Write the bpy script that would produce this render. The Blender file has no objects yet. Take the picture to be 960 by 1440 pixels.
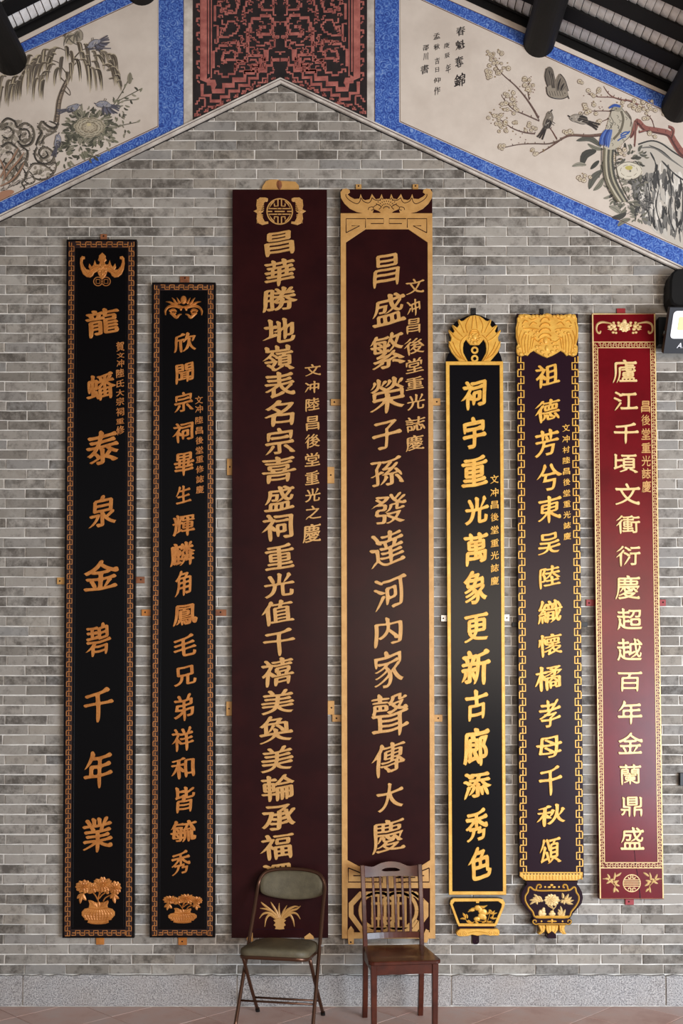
import bpy, math, random
from math import sin, cos, tan, pi, radians, hypot, atan2
from mathutils import Vector
from mathutils.geometry import delaunay_2d_cdt

SC = bpy.context.scene
COL = SC.collection
RND = random.Random(7)

# ------------------------------------------------------------ camera, world, light, exposure
F = 1395.0                       # focal length in pixels of the 960x1440 frame
TH = radians(1.6)                # slight upward pitch
DW = 6.2                         # camera to wall
PPY = 1000 - F * tan(TH)         # row of the optical axis (lens shifted upwards)
_v = -(1413.5 - PPY) / F
HC = -(DW / (cos(TH) - _v * sin(TH))) * (sin(TH) + _v * cos(TH))
cam_d = bpy.data.cameras.new('camera'); cam = bpy.data.objects.new('camera', cam_d); COL.objects.link(cam)
cam.location = (0, -DW, HC); cam.rotation_euler = (pi / 2 + TH, 0, 0)
cam_d.sensor_fit = 'HORIZONTAL'; cam_d.sensor_width = 36; cam_d.lens = 36 * F / 960
cam_d.shift_y = (PPY - 720) / 960; cam_d.clip_end = 200
SC.camera = cam
SC.view_settings.view_transform = 'Standard'; SC.view_settings.look = 'None'
SC.view_settings.gamma = 1; SC.view_settings.use_curve_mapping = False
SC.view_settings.exposure = -0.1

world = bpy.data.worlds.new('overcast'); SC.world = world; world.use_nodes = True
bg = world.node_tree.nodes['Background']
bg.inputs[0].default_value = (0.86, 0.94, 1.0, 1); bg.inputs[1].default_value = 0.34

def area(name, loc, target, sx, sy, power, col):
    d = bpy.data.lights.new(name, 'AREA'); d.shape = 'RECTANGLE'; d.size = sx; d.size_y = sy
    d.energy = power; d.color = col
    o = bpy.data.objects.new(name, d); COL.objects.link(o); o.location = loc
    o.rotation_euler = (Vector(target) - Vector(loc)).to_track_quat('-Z', 'Y').to_euler()
    return o
area('courtyard_daylight', (5.4, -6.4, 1.25), (0.3, 0, 0.6), 3.6, 2.0, 700, (0.74, 0.86, 1.0))
area('warm_bounce_fill', (2.4, -7.4, 3.1), (0, 0, 4.4), 5.0, 1.8, 285, (1.0, 0.84, 0.69))  # added warm lamp standing in for interior bounce on the upper wall

def P(px, py, off=0.0):
    """point of the plane y = -off seen at pixel (px, py) of the 960x1440 photograph"""
    u = (px - 480) / F; v = -(py - PPY) / F
    t = (DW - off) / (cos(TH) - v * sin(TH))
    return Vector((t * u, -off, HC + t * (sin(TH) + v * cos(TH))))
def toP(w):
    r = Vector(w) - Vector((0, -DW, HC))
    d = r.y * cos(TH) + r.z * sin(TH); up = -r.y * sin(TH) + r.z * cos(TH)
    return 480 + F * r.x / d, PPY - F * up / d
PXM = (P(481, 760) - P(480, 760)).x      # metres per pixel on the wall

# ------------------------------------------------------------ materials
def lin(c):
    return tuple(((v / 255) / 12.92 if v / 255 <= 0.04045 else ((v / 255 + 0.055) / 1.055) ** 2.4) for v in c)
MATS = {}
def mat(name, c, rough=0.6, metal=0.0, c2=None, scale=8.0, bump=0.0, bscale=60.0, coat=0.0, detail=4, spec=0.5):
    if name in MATS: return MATS[name]
    m = bpy.data.materials.new(name); m.use_nodes = True
    nt = m.node_tree; b = nt.nodes['Principled BSDF']
    b.inputs['Roughness'].default_value = rough; b.inputs['Metallic'].default_value = metal
    b.inputs['Coat Weight'].default_value = coat; b.inputs['Coat Roughness'].default_value = 0.12
    b.inputs['Specular IOR Level'].default_value = spec
    tc = nt.nodes.new('ShaderNodeNewGeometry')
    if c2:
        n = nt.nodes.new('ShaderNodeTexNoise'); n.inputs['Scale'].default_value = scale; n.inputs['Detail'].default_value = detail
        n.inputs['Roughness'].default_value = 0.6
        nt.links.new(tc.outputs['Position'], n.inputs['Vector'])
        r = nt.nodes.new('ShaderNodeValToRGB')
        r.color_ramp.elements[0].position = 0.35; r.color_ramp.elements[1].position = 0.65
        r.color_ramp.elements[0].color = (*lin(c), 1); r.color_ramp.elements[1].color = (*lin(c2), 1)
        nt.links.new(n.outputs['Fac'], r.inputs[0]); nt.links.new(r.outputs[0], b.inputs['Base Color'])
    else:
        b.inputs['Base Color'].default_value = (*lin(c), 1)
    if bump:
        n = nt.nodes.new('ShaderNodeTexNoise'); n.inputs['Scale'].default_value = bscale; n.inputs['Detail'].default_value = 5
        nt.links.new(tc.outputs['Position'], n.inputs['Vector'])
        bp = nt.nodes.new('ShaderNodeBump'); bp.inputs['Strength'].default_value = bump; bp.inputs['Distance'].default_value = 0.004
        nt.links.new(n.outputs['Fac'], bp.inputs['Height']); nt.links.new(bp.outputs[0], b.inputs['Normal'])
    MATS[name] = m
    return m

def nodes_of(name):
    m = bpy.data.materials.new(name); m.use_nodes = True; MATS[name] = m
    return m, m.node_tree, m.node_tree.nodes['Principled BSDF']
def N(nt, kind, **kw):
    n = nt.nodes.new(kind)
    for k, v in kw.items():
        if hasattr(n, k): setattr(n, k, v)
        else: n.inputs[k.replace('_', ' ')].default_value = v
    return n
def ramp(nt, stops):
    r = nt.nodes.new('ShaderNodeValToRGB'); e = r.color_ramp.elements
    while len(e) < len(stops): e.new(0.5)
    for k, (p, c) in enumerate(stops):
        e[k].position = p; e[k].color = (*lin(c), 1)
    return r

def brick_material():
    m, nt, b = nodes_of('grey_brick'); L = nt.links.new
    g = N(nt, 'ShaderNodeNewGeometry'); oi = N(nt, 'ShaderNodeObjectInfo'); at = N(nt, 'ShaderNodeAttribute', attribute_name='tint')
    add = N(nt, 'ShaderNodeMath', operation='ADD'); L(at.outputs['Fac'], add.inputs[0]); L(oi.outputs['Random'], add.inputs[1])
    fr = N(nt, 'ShaderNodeMath', operation='FRACT'); L(add.outputs[0], fr.inputs[0])
    base = ramp(nt, [(0.0, (124, 116, 106)), (0.22, (146, 138, 128)), (0.45, (160, 152, 142)), (0.65, (150, 140, 127)), (0.82, (138, 134, 129)), (0.9, (146, 139, 131)), (1.0, (158, 150, 139))])
    L(fr.outputs[0], base.inputs[0])
    w = N(nt, 'ShaderNodeMath', operation='MULTIPLY'); L(fr.outputs[0], w.inputs[0]); w.inputs[1].default_value = 37.0
    n1 = N(nt, 'ShaderNodeTexNoise', noise_dimensions='4D', Scale=15.0, Detail=7.0, Roughness=0.72); L(g.outputs['Position'], n1.inputs['Vector']); L(w.outputs[0], n1.inputs['W'])
    # some bricks are stained much more than others
    sm = N(nt, 'ShaderNodeMath', operation='MULTIPLY'); L(fr.outputs[0], sm.inputs[0]); sm.inputs[1].default_value = 7.3
    sf = N(nt, 'ShaderNodeMath', operation='FRACT'); L(sm.outputs[0], sf.inputs[0])
    th = N(nt, 'ShaderNodeMapRange'); L(sf.outputs[0], th.inputs[0]); th.inputs[1].default_value = 0.4; th.inputs[2].default_value = 1.0
    th.inputs[3].default_value = -.01; th.inputs[4].default_value = 0.17
    ad2 = N(nt, 'ShaderNodeMath', operation='ADD'); L(n1.outputs['Fac'], ad2.inputs[0]); L(th.outputs[0], ad2.inputs[1])
    st = N(nt, 'ShaderNodeMapRange', clamp=True); L(ad2.outputs[0], st.inputs[0]); st.inputs[1].default_value = 0.5; st.inputs[2].default_value = 0.70
    st.inputs[3].default_value = 0.0; st.inputs[4].default_value = 0.8
    mx = N(nt, 'ShaderNodeMix', data_type='RGBA'); L(st.outputs[0], mx.inputs[0]); L(base.outputs[0], mx.inputs[6]); mx.inputs[7].default_value = (*lin((70, 62, 54)), 1)
    # pale bloom patches
    n2 = N(nt, 'ShaderNodeTexNoise', Scale=3.2, Detail=6.0, Roughness=0.7); L(g.outputs['Position'], n2.inputs['Vector'])
    bl = N(nt, 'ShaderNodeMapRange', clamp=True); L(n2.outputs['Fac'], bl.inputs[0]); bl.inputs[1].default_value = 0.5; bl.inputs[2].default_value = 0.72
    bl.inputs[3].default_value = 0; bl.inputs[4].default_value = 0.5
    mx2 = N(nt, 'ShaderNodeMix', data_type='RGBA'); L(bl.outputs[0], mx2.inputs[0]); L(mx.outputs[2], mx2.inputs[6]); mx2.inputs[7].default_value = (*lin((186, 180, 170)), 1)
    L(mx2.outputs[2], b.inputs['Base Color'])
    b.inputs['Roughness'].default_value = 0.85
    n3 = N(nt, 'ShaderNodeTexNoise', Scale=70.0, Detail=6.0); L(g.outputs['Position'], n3.inputs['Vector'])
    bp = N(nt, 'ShaderNodeBump', Strength=0.5, Distance=0.003); L(n3.outputs['Fac'], bp.inputs['Height']); L(bp.outputs[0], b.inputs['Normal'])
    return m
M_BRICK = brick_material()
M_MORTAR = mat('lime_mortar', (232, 226, 217), 0.9, c2=(206, 199, 190), scale=14, bump=0.4)
M_PLASTER = mat('mural_plaster', (222, 208, 193), 0.85, c2=(206, 191, 176), scale=3.5, bump=0.15, bscale=18, detail=6)
M_WHITE = mat('limewash', (222, 212, 200), 0.8, c2=(176, 164, 152), scale=9, detail=6)
M_LINE = mat('dark_reddish_line_paint', (80, 44, 44), 0.7)
M_EDGE = mat('dark_edge', (38, 32, 30), 0.8)  # near-black line along the lower edge of the rake moulding
M_BLACKP = mat('black_panel_paint', (26, 20, 21), 0.6, c2=(44, 34, 34), scale=12, detail=7)
M_REDP = mat('faded_red_paint', (188, 112, 100), 0.75, c2=(150, 80, 72), scale=18, detail=7)
M_TIMBER = mat('black_stained_timber', (17, 15, 14), 0.6, spec=.25, c2=(12, 11, 10), scale=6, bump=0.2, bscale=20)
M_TILE = mat('whitewashed_roof_tile', (244, 240, 236), 0.8, c2=(226, 221, 215), scale=25)
M_PROOF = mat('gap_shadow_roof_bed', (60, 56, 52), 0.9)  # deck colour darkened to stand in for shadow under lapped tile edges
M_COURT = mat('courtyard_paving', (176, 172, 164), 0.9, c2=(150, 146, 140), scale=2)

def blue_material():
    m, nt, b = nodes_of('blue_scroll_paint'); L = nt.links.new
    g = N(nt, 'ShaderNodeNewGeometry')
    n = N(nt, 'ShaderNodeTexNoise', Scale=30.0, Detail=3.0, Roughness=0.7, Distortion=2.2); L(g.outputs['Position'], n.inputs['Vector'])
    vo = N(nt, 'ShaderNodeTexVoronoi', feature='F1', Scale=22.0); L(g.outputs['Position'], vo.inputs['Vector'])
    wv = N(nt, 'ShaderNodeMath', operation='MULTIPLY'); L(vo.outputs['Distance'], wv.inputs[0]); wv.inputs[1].default_value = 22.0
    sn = N(nt, 'ShaderNodeMath', operation='SINE'); L(wv.outputs[0], sn.inputs[0])
    ma = N(nt, 'ShaderNodeMath', operation='MULTIPLY_ADD'); L(sn.outputs[0], ma.inputs[0]); ma.inputs[1].default_value = 0.11; L(n.outputs['Fac'], ma.inputs[2])
    r = ramp(nt, [(0.30, (34, 60, 138)), (0.45, (54, 90, 172)), (0.6, (84, 122, 194)), (0.8, (140, 166, 212))])
    L(ma.outputs[0], r.inputs[0]); L(r.outputs[0], b.inputs['Base Color']); b.inputs['Roughness'].default_value = 0.75
    return m
M_BLUE = blue_material()

def granite_material():
    m, nt, b = nodes_of('speckled_granite'); L = nt.links.new
    g = N(nt, 'ShaderNodeNewGeometry')
    n = N(nt, 'ShaderNodeTexNoise', Scale=130.0, Detail=3.0, Roughness=0.7); L(g.outputs['Position'], n.inputs['Vector'])
    r = ramp(nt, [(0.36, (92, 88, 88)), (0.46, (150, 146, 144)), (0.56, (180, 175, 172)), (0.68, (206, 198, 192))]); L(n.outputs['Fac'], r.inputs[0])
    n2 = N(nt, 'ShaderNodeTexNoise', Scale=3.0, Detail=4.0); L(g.outputs['Position'], n2.inputs['Vector'])
    mr = N(nt, 'ShaderNodeMapRange', clamp=True); L(n2.outputs['Fac'], mr.inputs[0]); mr.inputs[1].default_value = .4; mr.inputs[2].default_value = .7; mr.inputs[4].default_value = .35
    mx = N(nt, 'ShaderNodeMix', data_type='RGBA'); L(mr.outputs[0], mx.inputs[0]); L(r.outputs[0], mx.inputs[6]); mx.inputs[7].default_value = (*lin((158, 144, 132)), 1)
    L(mx.outputs[2], b.inputs['Base Color']); b.inputs['Roughness'].default_value = 0.8
    bp = N(nt, 'ShaderNodeBump', Strength=0.6, Distance=0.004); L(n.outputs['Fac'], bp.inputs['Height']); L(bp.outputs[0], b.inputs['Normal'])
    return m
M_GRANITE = granite_material()
def floor_material():
    m, nt, b = nodes_of('worn_terracotta'); L = nt.links.new
    g = N(nt, 'ShaderNodeNewGeometry'); oi = N(nt, 'ShaderNodeObjectInfo')
    n = N(nt, 'ShaderNodeTexNoise', Scale=4.0, Detail=6.0, Roughness=0.65); L(g.outputs['Position'], n.inputs['Vector'])
    ad = N(nt, 'ShaderNodeMath', operation='MULTIPLY_ADD'); L(oi.outputs['Random'], ad.inputs[0]); ad.inputs[1].default_value = 0.3; L(n.outputs['Fac'], ad.inputs[2])
    r = ramp(nt, [(0.4, (190, 150, 138)), (0.6, (206, 172, 160)), (0.8, (204, 180, 172)), (1.0, (180, 160, 156))]); L(ad.outputs[0], r.inputs[0])
    L(r.outputs[0], b.inputs['Base Color']); b.inputs['Roughness'].default_value = 0.55
    bp = N(nt, 'ShaderNodeBump', Strength=0.25, Distance=0.004); L(n.outputs['Fac'], bp.inputs['Height']); L(bp.outputs[0], b.inputs['Normal'])
    return m
M_FLOOR = floor_material()
M_GROUT = mat('floor_joint', (120, 100, 92), 0.9)

def paint_material():
    m, nt, b = nodes_of('mural_pigment'); at = N(nt, 'ShaderNodeAttribute', attribute_name='pigment')
    nt.links.new(at.outputs['Color'], b.inputs['Base Color']); b.inputs['Roughness'].default_value = 0.85
    return m
M_PIG = paint_material()

def gold(name, c, c2, metal=0.25, rough=0.42):
    return mat(name, c, rough, metal, c2=c2, scale=16, bump=0.25, bscale=90)
G1 = gold('bronze_gilt', (206, 134, 66), (178, 108, 46))
G1F = gold('dull_bronze_gilt', (200, 130, 70), (176, 108, 52))
G3 = gold('matt_gold_paint', (206, 156, 92), (190, 140, 78), 0.1)
G5 = gold('bright_gilt', (232, 180, 80), (216, 158, 62), 0.15, 0.4)
G7 = gold('pale_gilt', (232, 200, 142), (220, 184, 118), 0.1, 0.42)
B1 = mat('black_lacquer', (11, 9, 10), 0.28, spec=.14)
B1I = mat('black_lacquer_edge', (17, 12, 12), 0.35, spec=.15)
B1R = mat('dark_red_ground_lacquer', (36, 13, 9), 0.5)
B3 = mat('dark_maroon_lacquer', (46, 17, 17), 0.3, c2=(38, 14, 15), scale=5, spec=.12)
B5 = mat('blue_black_lacquer', (13, 11, 14), 0.25, spec=.14)
B6 = mat('aubergine_lacquer', (36, 17, 27), 0.28, spec=.14)
B7 = mat('crimson_lacquer', (112, 10, 20), 0.25, c2=(96, 6, 15), scale=4, spec=.2)
M_TABW = mat('varnished_tab_wood', (150, 92, 56), 0.5, c2=(120, 70, 44), scale=30)
M_NAIL = mat('rusty_nail', (48, 34, 28), 0.5, 0.5)
M_STEEL = mat('pale_metal', (196, 194, 190), 0.35, 0.6)
M_REDTAB = mat('red_tab', (150, 30, 34), 0.5)
M_BLACK = mat('black_metal', (16, 15, 15), 0.5)

# ------------------------------------------------------------ object helpers
def wloc(o):
    v = Vector((0, 0, 0))
    while o: v += o.location; o = o.parent
    return v
def link(name, verts, faces, m, parent=None, smooth=False, colors=None, cname='pigment', kind=None):
    vs = [Vector(v) for v in verts]
    lo = Vector((min(v.x for v in vs), min(v.y for v in vs), min(v.z for v in vs)))
    hi = Vector((max(v.x for v in vs), max(v.y for v in vs), max(v.z for v in vs)))
    c = (lo + hi) / 2
    if parent is None: c.z = lo.z
    me = bpy.data.meshes.new(name); me.from_pydata([v - c for v in vs], [], faces)
    if smooth: me.polygons.foreach_set('use_smooth', [True] * len(me.polygons))
    if colors is not None:
        a = me.attributes.new(cname, 'FLOAT_COLOR', 'POINT')
        a.data.foreach_set('color', [x for col in colors for x in col])
    me.materials.append(m); me.update()
    o = bpy.data.objects.new(name, me); COL.objects.link(o)
    o.parent = parent; o.location = c - (wloc(parent) if parent else Vector((0, 0, 0)))
    if kind: o['kind'] = kind
    return o
def thing(name, label, cat, loc, group=None):
    o = bpy.data.objects.new(name, None); COL.objects.link(o); o.location = loc; o.empty_display_size = 0.1
    o['label'] = label; o['category'] = cat
    if group: o['group'] = group
    return o

def area2(c): return 0.5 * sum(c[i][0] * c[(i + 1) % len(c)][1] - c[(i + 1) % len(c)][0] * c[i][1] for i in range(len(c)))
def vnormals(c):
    """left-hand normals averaged at vertices, unit-ish with mitre clamp"""
    out = []; n = len(c)
    for i in range(n):
        a = c[i - 1]; b = c[i]; d = c[(i + 1) % n]
        e1 = (b[0] - a[0], b[1] - a[1]); e2 = (d[0] - b[0], d[1] - b[1])
        l1 = hypot(*e1) or 1e-9; l2 = hypot(*e2) or 1e-9
        n1 = (-e1[1] / l1, e1[0] / l1); n2 = (-e2[1] / l2, e2[0] / l2)
        m = (n1[0] + n2[0], n1[1] + n2[1]); ml = hypot(*m) or 1e-9
        m = (m[0] / ml, m[1] / ml); k = 1 / max(0.5, m[0] * n1[0] + m[1] * n1[1])
        out.append((m[0] * k, m[1] * k))
    return out
def catmull(pts, n=5, closed=False):
    if len(pts) < 3: return list(pts)
    out = []; N_ = len(pts); rng = range(N_ if closed else N_ - 1)
    g = (lambda i: pts[i % N_]) if closed else (lambda i: pts[max(0, min(N_ - 1, i))])
    for i in rng:
        p0, p1, p2, p3 = g(i - 1), g(i), g(i + 1), g(i + 2)
        for k in range(n):
            t = k / n
            out.append(tuple(0.5 * (2 * p1[j] + (p2[j] - p0[j]) * t + (2 * p0[j] - 5 * p1[j] + 4 * p2[j] - p3[j]) * t * t + (3 * p1[j] - p0[j] - 3 * p2[j] + p3[j]) * t ** 3) for j in range(len(p1))))
    if not closed: out.append(tuple(pts[-1]))
    return out

class Relief:
    """collects carved pieces given in photograph pixels, standing on the plane y = -base"""
    def __init__(s): s.v = []; s.f = []
    def plate(s, contours, base, top, bev=0.0012):
        """flat raised plate; first contour outer, others holes"""
        W = []
        for c in contours:
            w = [P(x, y, 0) for x, y in c]; w = [(p.x, p.z) for p in w]
            q = [w[0]]
            for p in w[1:]:
                if hypot(p[0] - q[-1][0], p[1] - q[-1][1]) > 1e-5: q.append(p)
            if hypot(q[0][0] - q[-1][0], q[0][1] - q[-1][1]) < 1e-5: q.pop()
            W.append(q)
        # re-project so the FRONT plane lands on the pixels
        k = (DW - top) / DW
        cz = P(480, 1000).z
        W = [[(x * k, cz + (z - cz) * k) for x, z in c] for c in W]
        for i, c in enumerate(W):
            if (area2(c) > 0) != (i == 0): c.reverse()
        s.plate_w(W, base, top, bev)
    def plate_w(s, W, base, top, bev):
        ins = []; start = len(s.v)
        for c in W:
            nn = vnormals(c); b0 = len(s.v); n = len(c)
            inner = [(p[0] + q[0] * bev, p[1] + q[1] * bev) for p, q in zip(c, nn)]
            s.v += [(p[0], -base, p[1]) for p in c] + [(p[0], -(top - bev), p[1]) for p in c] + [(p[0], -top, p[1]) for p in inner]
            for i in range(n):
                j = (i + 1) % n
                s.f.append((b0 + i, b0 + j, b0 + n + j, b0 + n + i)); s.f.append((b0 + n + i, b0 + n + j, b0 + 2 * n + j, b0 + 2 * n + i))
            ins.append((b0 + 2 * n, inner))
        vs2 = [Vector(p) for _, c in ins for p in c]; ed = []; o_ = 0
        for _, c in ins:
            ed += [(o_ + i, o_ + (i + 1) % len(c)) for i in range(len(c))]; o_ += len(c)
        rv, _e, rf, _a, _b, _c = delaunay_2d_cdt(vs2, ed, [], 0, 1e-6, False)
        b1 = len(s.v); s.v += [(p.x, -top, p.y) for p in rv]
        for t in rf:
            cx = sum(rv[k].x for k in t) / 3; cy = sum(rv[k].y for k in t) / 3; wn = 0
            for _, c in ins:
                for i in range(len(c)):
                    p, q = c[i - 1], c[i]
                    if (p[1] > cy) != (q[1] > cy):
                        x = (q[0] - p[0]) * (cy - p[1]) / (q[1] - p[1]) + p[0]
                        if x > cx: wn += 1 if q[1] > p[1] else -1
            if wn > 0: s.f.append(tuple(b1 + k for k in t))
    def ridge(s, pts, w, base, h, smooth=4, prof=None, flat=False):
        """raised rib following pts; w = width in px (number or list), h = height in m"""
        ws = w if isinstance(w, (list, tuple)) else [w] * len(pts)
        q = catmull([(x, y, ww) for (x, y), ww in zip(pts, ws)], smooth) if smooth else [(x, y, ww) for (x, y), ww in zip(pts, ws)]
        n = len(q); b0 = len(s.v); k = 4 if flat else 3
        for i, (x, y, ww) in enumerate(q):
            a = q[max(0, i - 1)]; b = q[min(n - 1, i + 1)]
            tx, ty = b[0] - a[0], b[1] - a[1]; l = hypot(tx, ty) or 1
            f = prof(i / (n - 1)) if prof else 1
            nx, ny = -ty / l * ww * f / 2, tx / l * ww * f / 2
            hh = h * (0.35 + 0.65 * f)
            if flat:
                for dx, o in ((1, 0), (0.72, hh), (-0.72, hh), (-1, 0)): s.v.append(tuple(P(x + nx * dx, y + ny * dx, base + o)))
            else:
                for dx, o in ((1, 0), (0, hh), (-1, 0)): s.v.append(tuple(P(x + nx * dx, y + ny * dx, base + o)))
        for i in range(n - 1):
            for j in range(k - 1):
                s.f.append((b0 + i * k + j, b0 + i * k + j + 1, b0 + (i + 1) * k + j + 1, b0 + (i + 1) * k + j))
        s.f.append(tuple(b0 + j for j in range(k))[::-1]); s.f.append(tuple(b0 + (n - 1) * k + j for j in range(k)))
    def leaf(s, p0, p1, w, base, h, bend=0.0):
        mx, my = (p0[0] + p1[0]) / 2, (p0[1] + p1[1]) / 2
        dx, dy = p1[0] - p0[0], p1[1] - p0[1]
        s.ridge([p0, (mx - dy * bend, my + dx * bend), p1], w, base, h, 3, prof=lambda t: max(0.06, sin(pi * (0.12 + 0.88 * t)) ** 0.8))
    def dome(s, cx, cy, rx, ry, base, h, n=10, rot=0.0):
        b0 = len(s.v)
        for r, o in ((1, 0), (0.8, 0.6), (0.45, 0.9)):
            for i in range(n):
                a = 2 * pi * i / n; x, y = rx * r * cos(a), ry * r * sin(a)
                s.v.append(tuple(P(cx + x * cos(rot) - y * sin(rot), cy + x * sin(rot) + y * cos(rot), base + o * h)))
        s.v.append(tuple(P(cx, cy, base + h)))
        for r in range(2):
            for i in range(n):
                j = (i + 1) % n; s.f.append((b0 + r * n + j, b0 + r * n + i, b0 + (r + 1) * n + i, b0 + (r + 1) * n + j))
        for i in range(n): s.f.append((b0 + 2 * n + (i + 1) % n, b0 + 2 * n + i, b0 + 3 * n))
    def ring(s, cx, cy, r, w, base, h, n=28):
        s.ridge([(cx + r * cos(2 * pi * i / n), cy + r * sin(2 * pi * i / n)) for i in range(n + 1)], w, base, h, 0, flat=True)
    def blossom(s, cx, cy, rx, ry, base, h, n=11, seed=0):
        rr = random.Random(seed + int(cx * 7 + cy))
        for R, k, hh, off in ((1.0, n, .5, 0), (0.68, n - 3, .75, .3), (0.38, n - 5, 1, .1)):
            for i in range(k):
                a = 2 * pi * (i + off) / k + rr.uniform(-.12, .12)
                s.leaf((cx + rx * R * .28 * cos(a), cy + ry * R * .28 * sin(a)), (cx + rx * R * cos(a), cy + ry * R * sin(a)), 2 * pi * min(rx, ry) * R / k * 1.15, base + h * hh * .35, h * hh * .6)
        s.dome(cx, cy, rx * .8, ry * .8, base, h * .45, 12); s.dome(cx, cy, rx * .16, ry * .16, base + h * .5, h * .5, 7)
    def box(s, x0, y0, x1, y1, base, top):
        s.plate([[(x0, y0), (x1, y0), (x1, y1), (x0, y1)]], base, top, 0.001)
    def build(s, name, m, parent, kind=None, smooth=False):
        return link(name, s.v, s.f, m, parent, smooth=smooth, kind=kind)
def mirror(pts, cx): return [(2 * cx - x, y) for x, y in reversed(pts)]
def sym(half, cx): return half + mirror(half[1:-1] if abs(half[-1][0] - cx) < .01 else (half[1:]), cx)

def tube(path, r, seg=8, smooth=0, caps=True):
    """tube around a list of 3-D points; returns verts, faces"""
    q = [Vector(p) for p in (catmull([tuple(p) for p in path], smooth) if smooth else path)]
    n = len(q); v = []; f = []; up = None
    for i, p in enumerate(q):
        t = (q[min(n - 1, i + 1)] - q[max(0, i - 1)]).normalized()
        if up is None:
            up = Vector((0, 0, 1)) if abs(t.z) < .9 else Vector((1, 0, 0))
        a = (up - t * up.dot(t)).normalized(); b = t.cross(a); up = a
        rr = r[min(i, len(r) - 1)] if isinstance(r, (list, tuple)) else r
        for k in range(seg):
            an = 2 * pi * k / seg; v.append(p + a * cos(an) * rr + b * sin(an) * rr)
    for i in range(n - 1):
        for k in range(seg):
            j = (k + 1) % seg; f.append((i * seg + k, i * seg + j, (i + 1) * seg + j, (i + 1) * seg + k))
    if caps: f.append(tuple(range(seg))[::-1]); f.append(tuple((n - 1) * seg + k for k in range(seg)))
    return v, f
def boxm(lo, hi):
    (x0, y0, z0), (x1, y1, z1) = lo, hi
    v = [(x0, y0, z0), (x1, y0, z0), (x1, y1, z0), (x0, y1, z0), (x0, y0, z1), (x1, y0, z1), (x1, y1, z1), (x0, y1, z1)]
    return v, [(0, 3, 2, 1), (4, 5, 6, 7), (0, 1, 5, 4), (1, 2, 6, 5), (2, 3, 7, 6), (3, 0, 4, 7)]
# ------------------------------------------------------------ brush lettering
_gc = bpy.data.curves.new('glyph_source', 'FONT'); _go = bpy.data.objects.new('glyph_source', _gc); COL.objects.link(_go)
_GL = {}
def glyph(ch):
    """outlines of a character in em units, straight runs kept as corners, bends sampled"""
    if ch in _GL: return _GL[ch]
    _gc.body = ch; bpy.context.view_layer.update()
    c = _go.to_curve(bpy.context.evaluated_depsgraph_get())
    out = []
    for s in c.splines:
        bp = s.bezier_points; n = len(bp); pts = []
        for i in range(n):
            a, b = bp[i], bp[(i + 1) % n]
            p0, p1, p2, p3 = (Vector(x[:2]) for x in (a.co, a.handle_right, b.handle_left, b.co))
            pts.append((p0.x, p0.y)); d = p3 - p0; L = d.length
            if L < 1e-6: continue
            dev = max(abs(d.x * (p1 - p0).y - d.y * (p1 - p0).x), abs(d.x * (p2 - p0).y - d.y * (p2 - p0).x)) / L
            if dev > 0.004:
                k = 3 if L < .2 else 5
                for j in range(1, k):
                    t = j / k; q = p0 * (1 - t) ** 3 + p1 * 3 * t * (1 - t) ** 2 + p2 * 3 * t * t * (1 - t) + p3 * t ** 3
                    pts.append((q.x, q.y))
        q = [pts[0]]
        for p in pts[1:]:
            if hypot(p[0] - q[-1][0], p[1] - q[-1][1]) > 1e-4: q.append(p)
        if hypot(q[0][0] - q[-1][0], q[0][1] - q[-1][1]) < 1e-4: q.pop()
        if len(q) > 2: out.append(q)
    _go.to_curve_clear()
    # make the ink lie on the left of every contour
    def inside(p, c):
        r = False
        for i in range(len(c)):
            a, b = c[i - 1], c[i]
            if (a[1] > p[1]) != (b[1] > p[1]) and p[0] < (b[0] - a[0]) * (p[1] - a[1]) / (b[1] - a[1]) + a[0]: r = not r
        return r
    res = []
    for i, c in enumerate(out):
        depth = sum(inside(c[0], o) for j, o in enumerate(out) if j != i)
        if (area2(c) > 0) != (depth % 2 == 0): c = c[::-1]
        res.append((c, depth % 2))
    _GL[ch] = res
    return res

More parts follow.
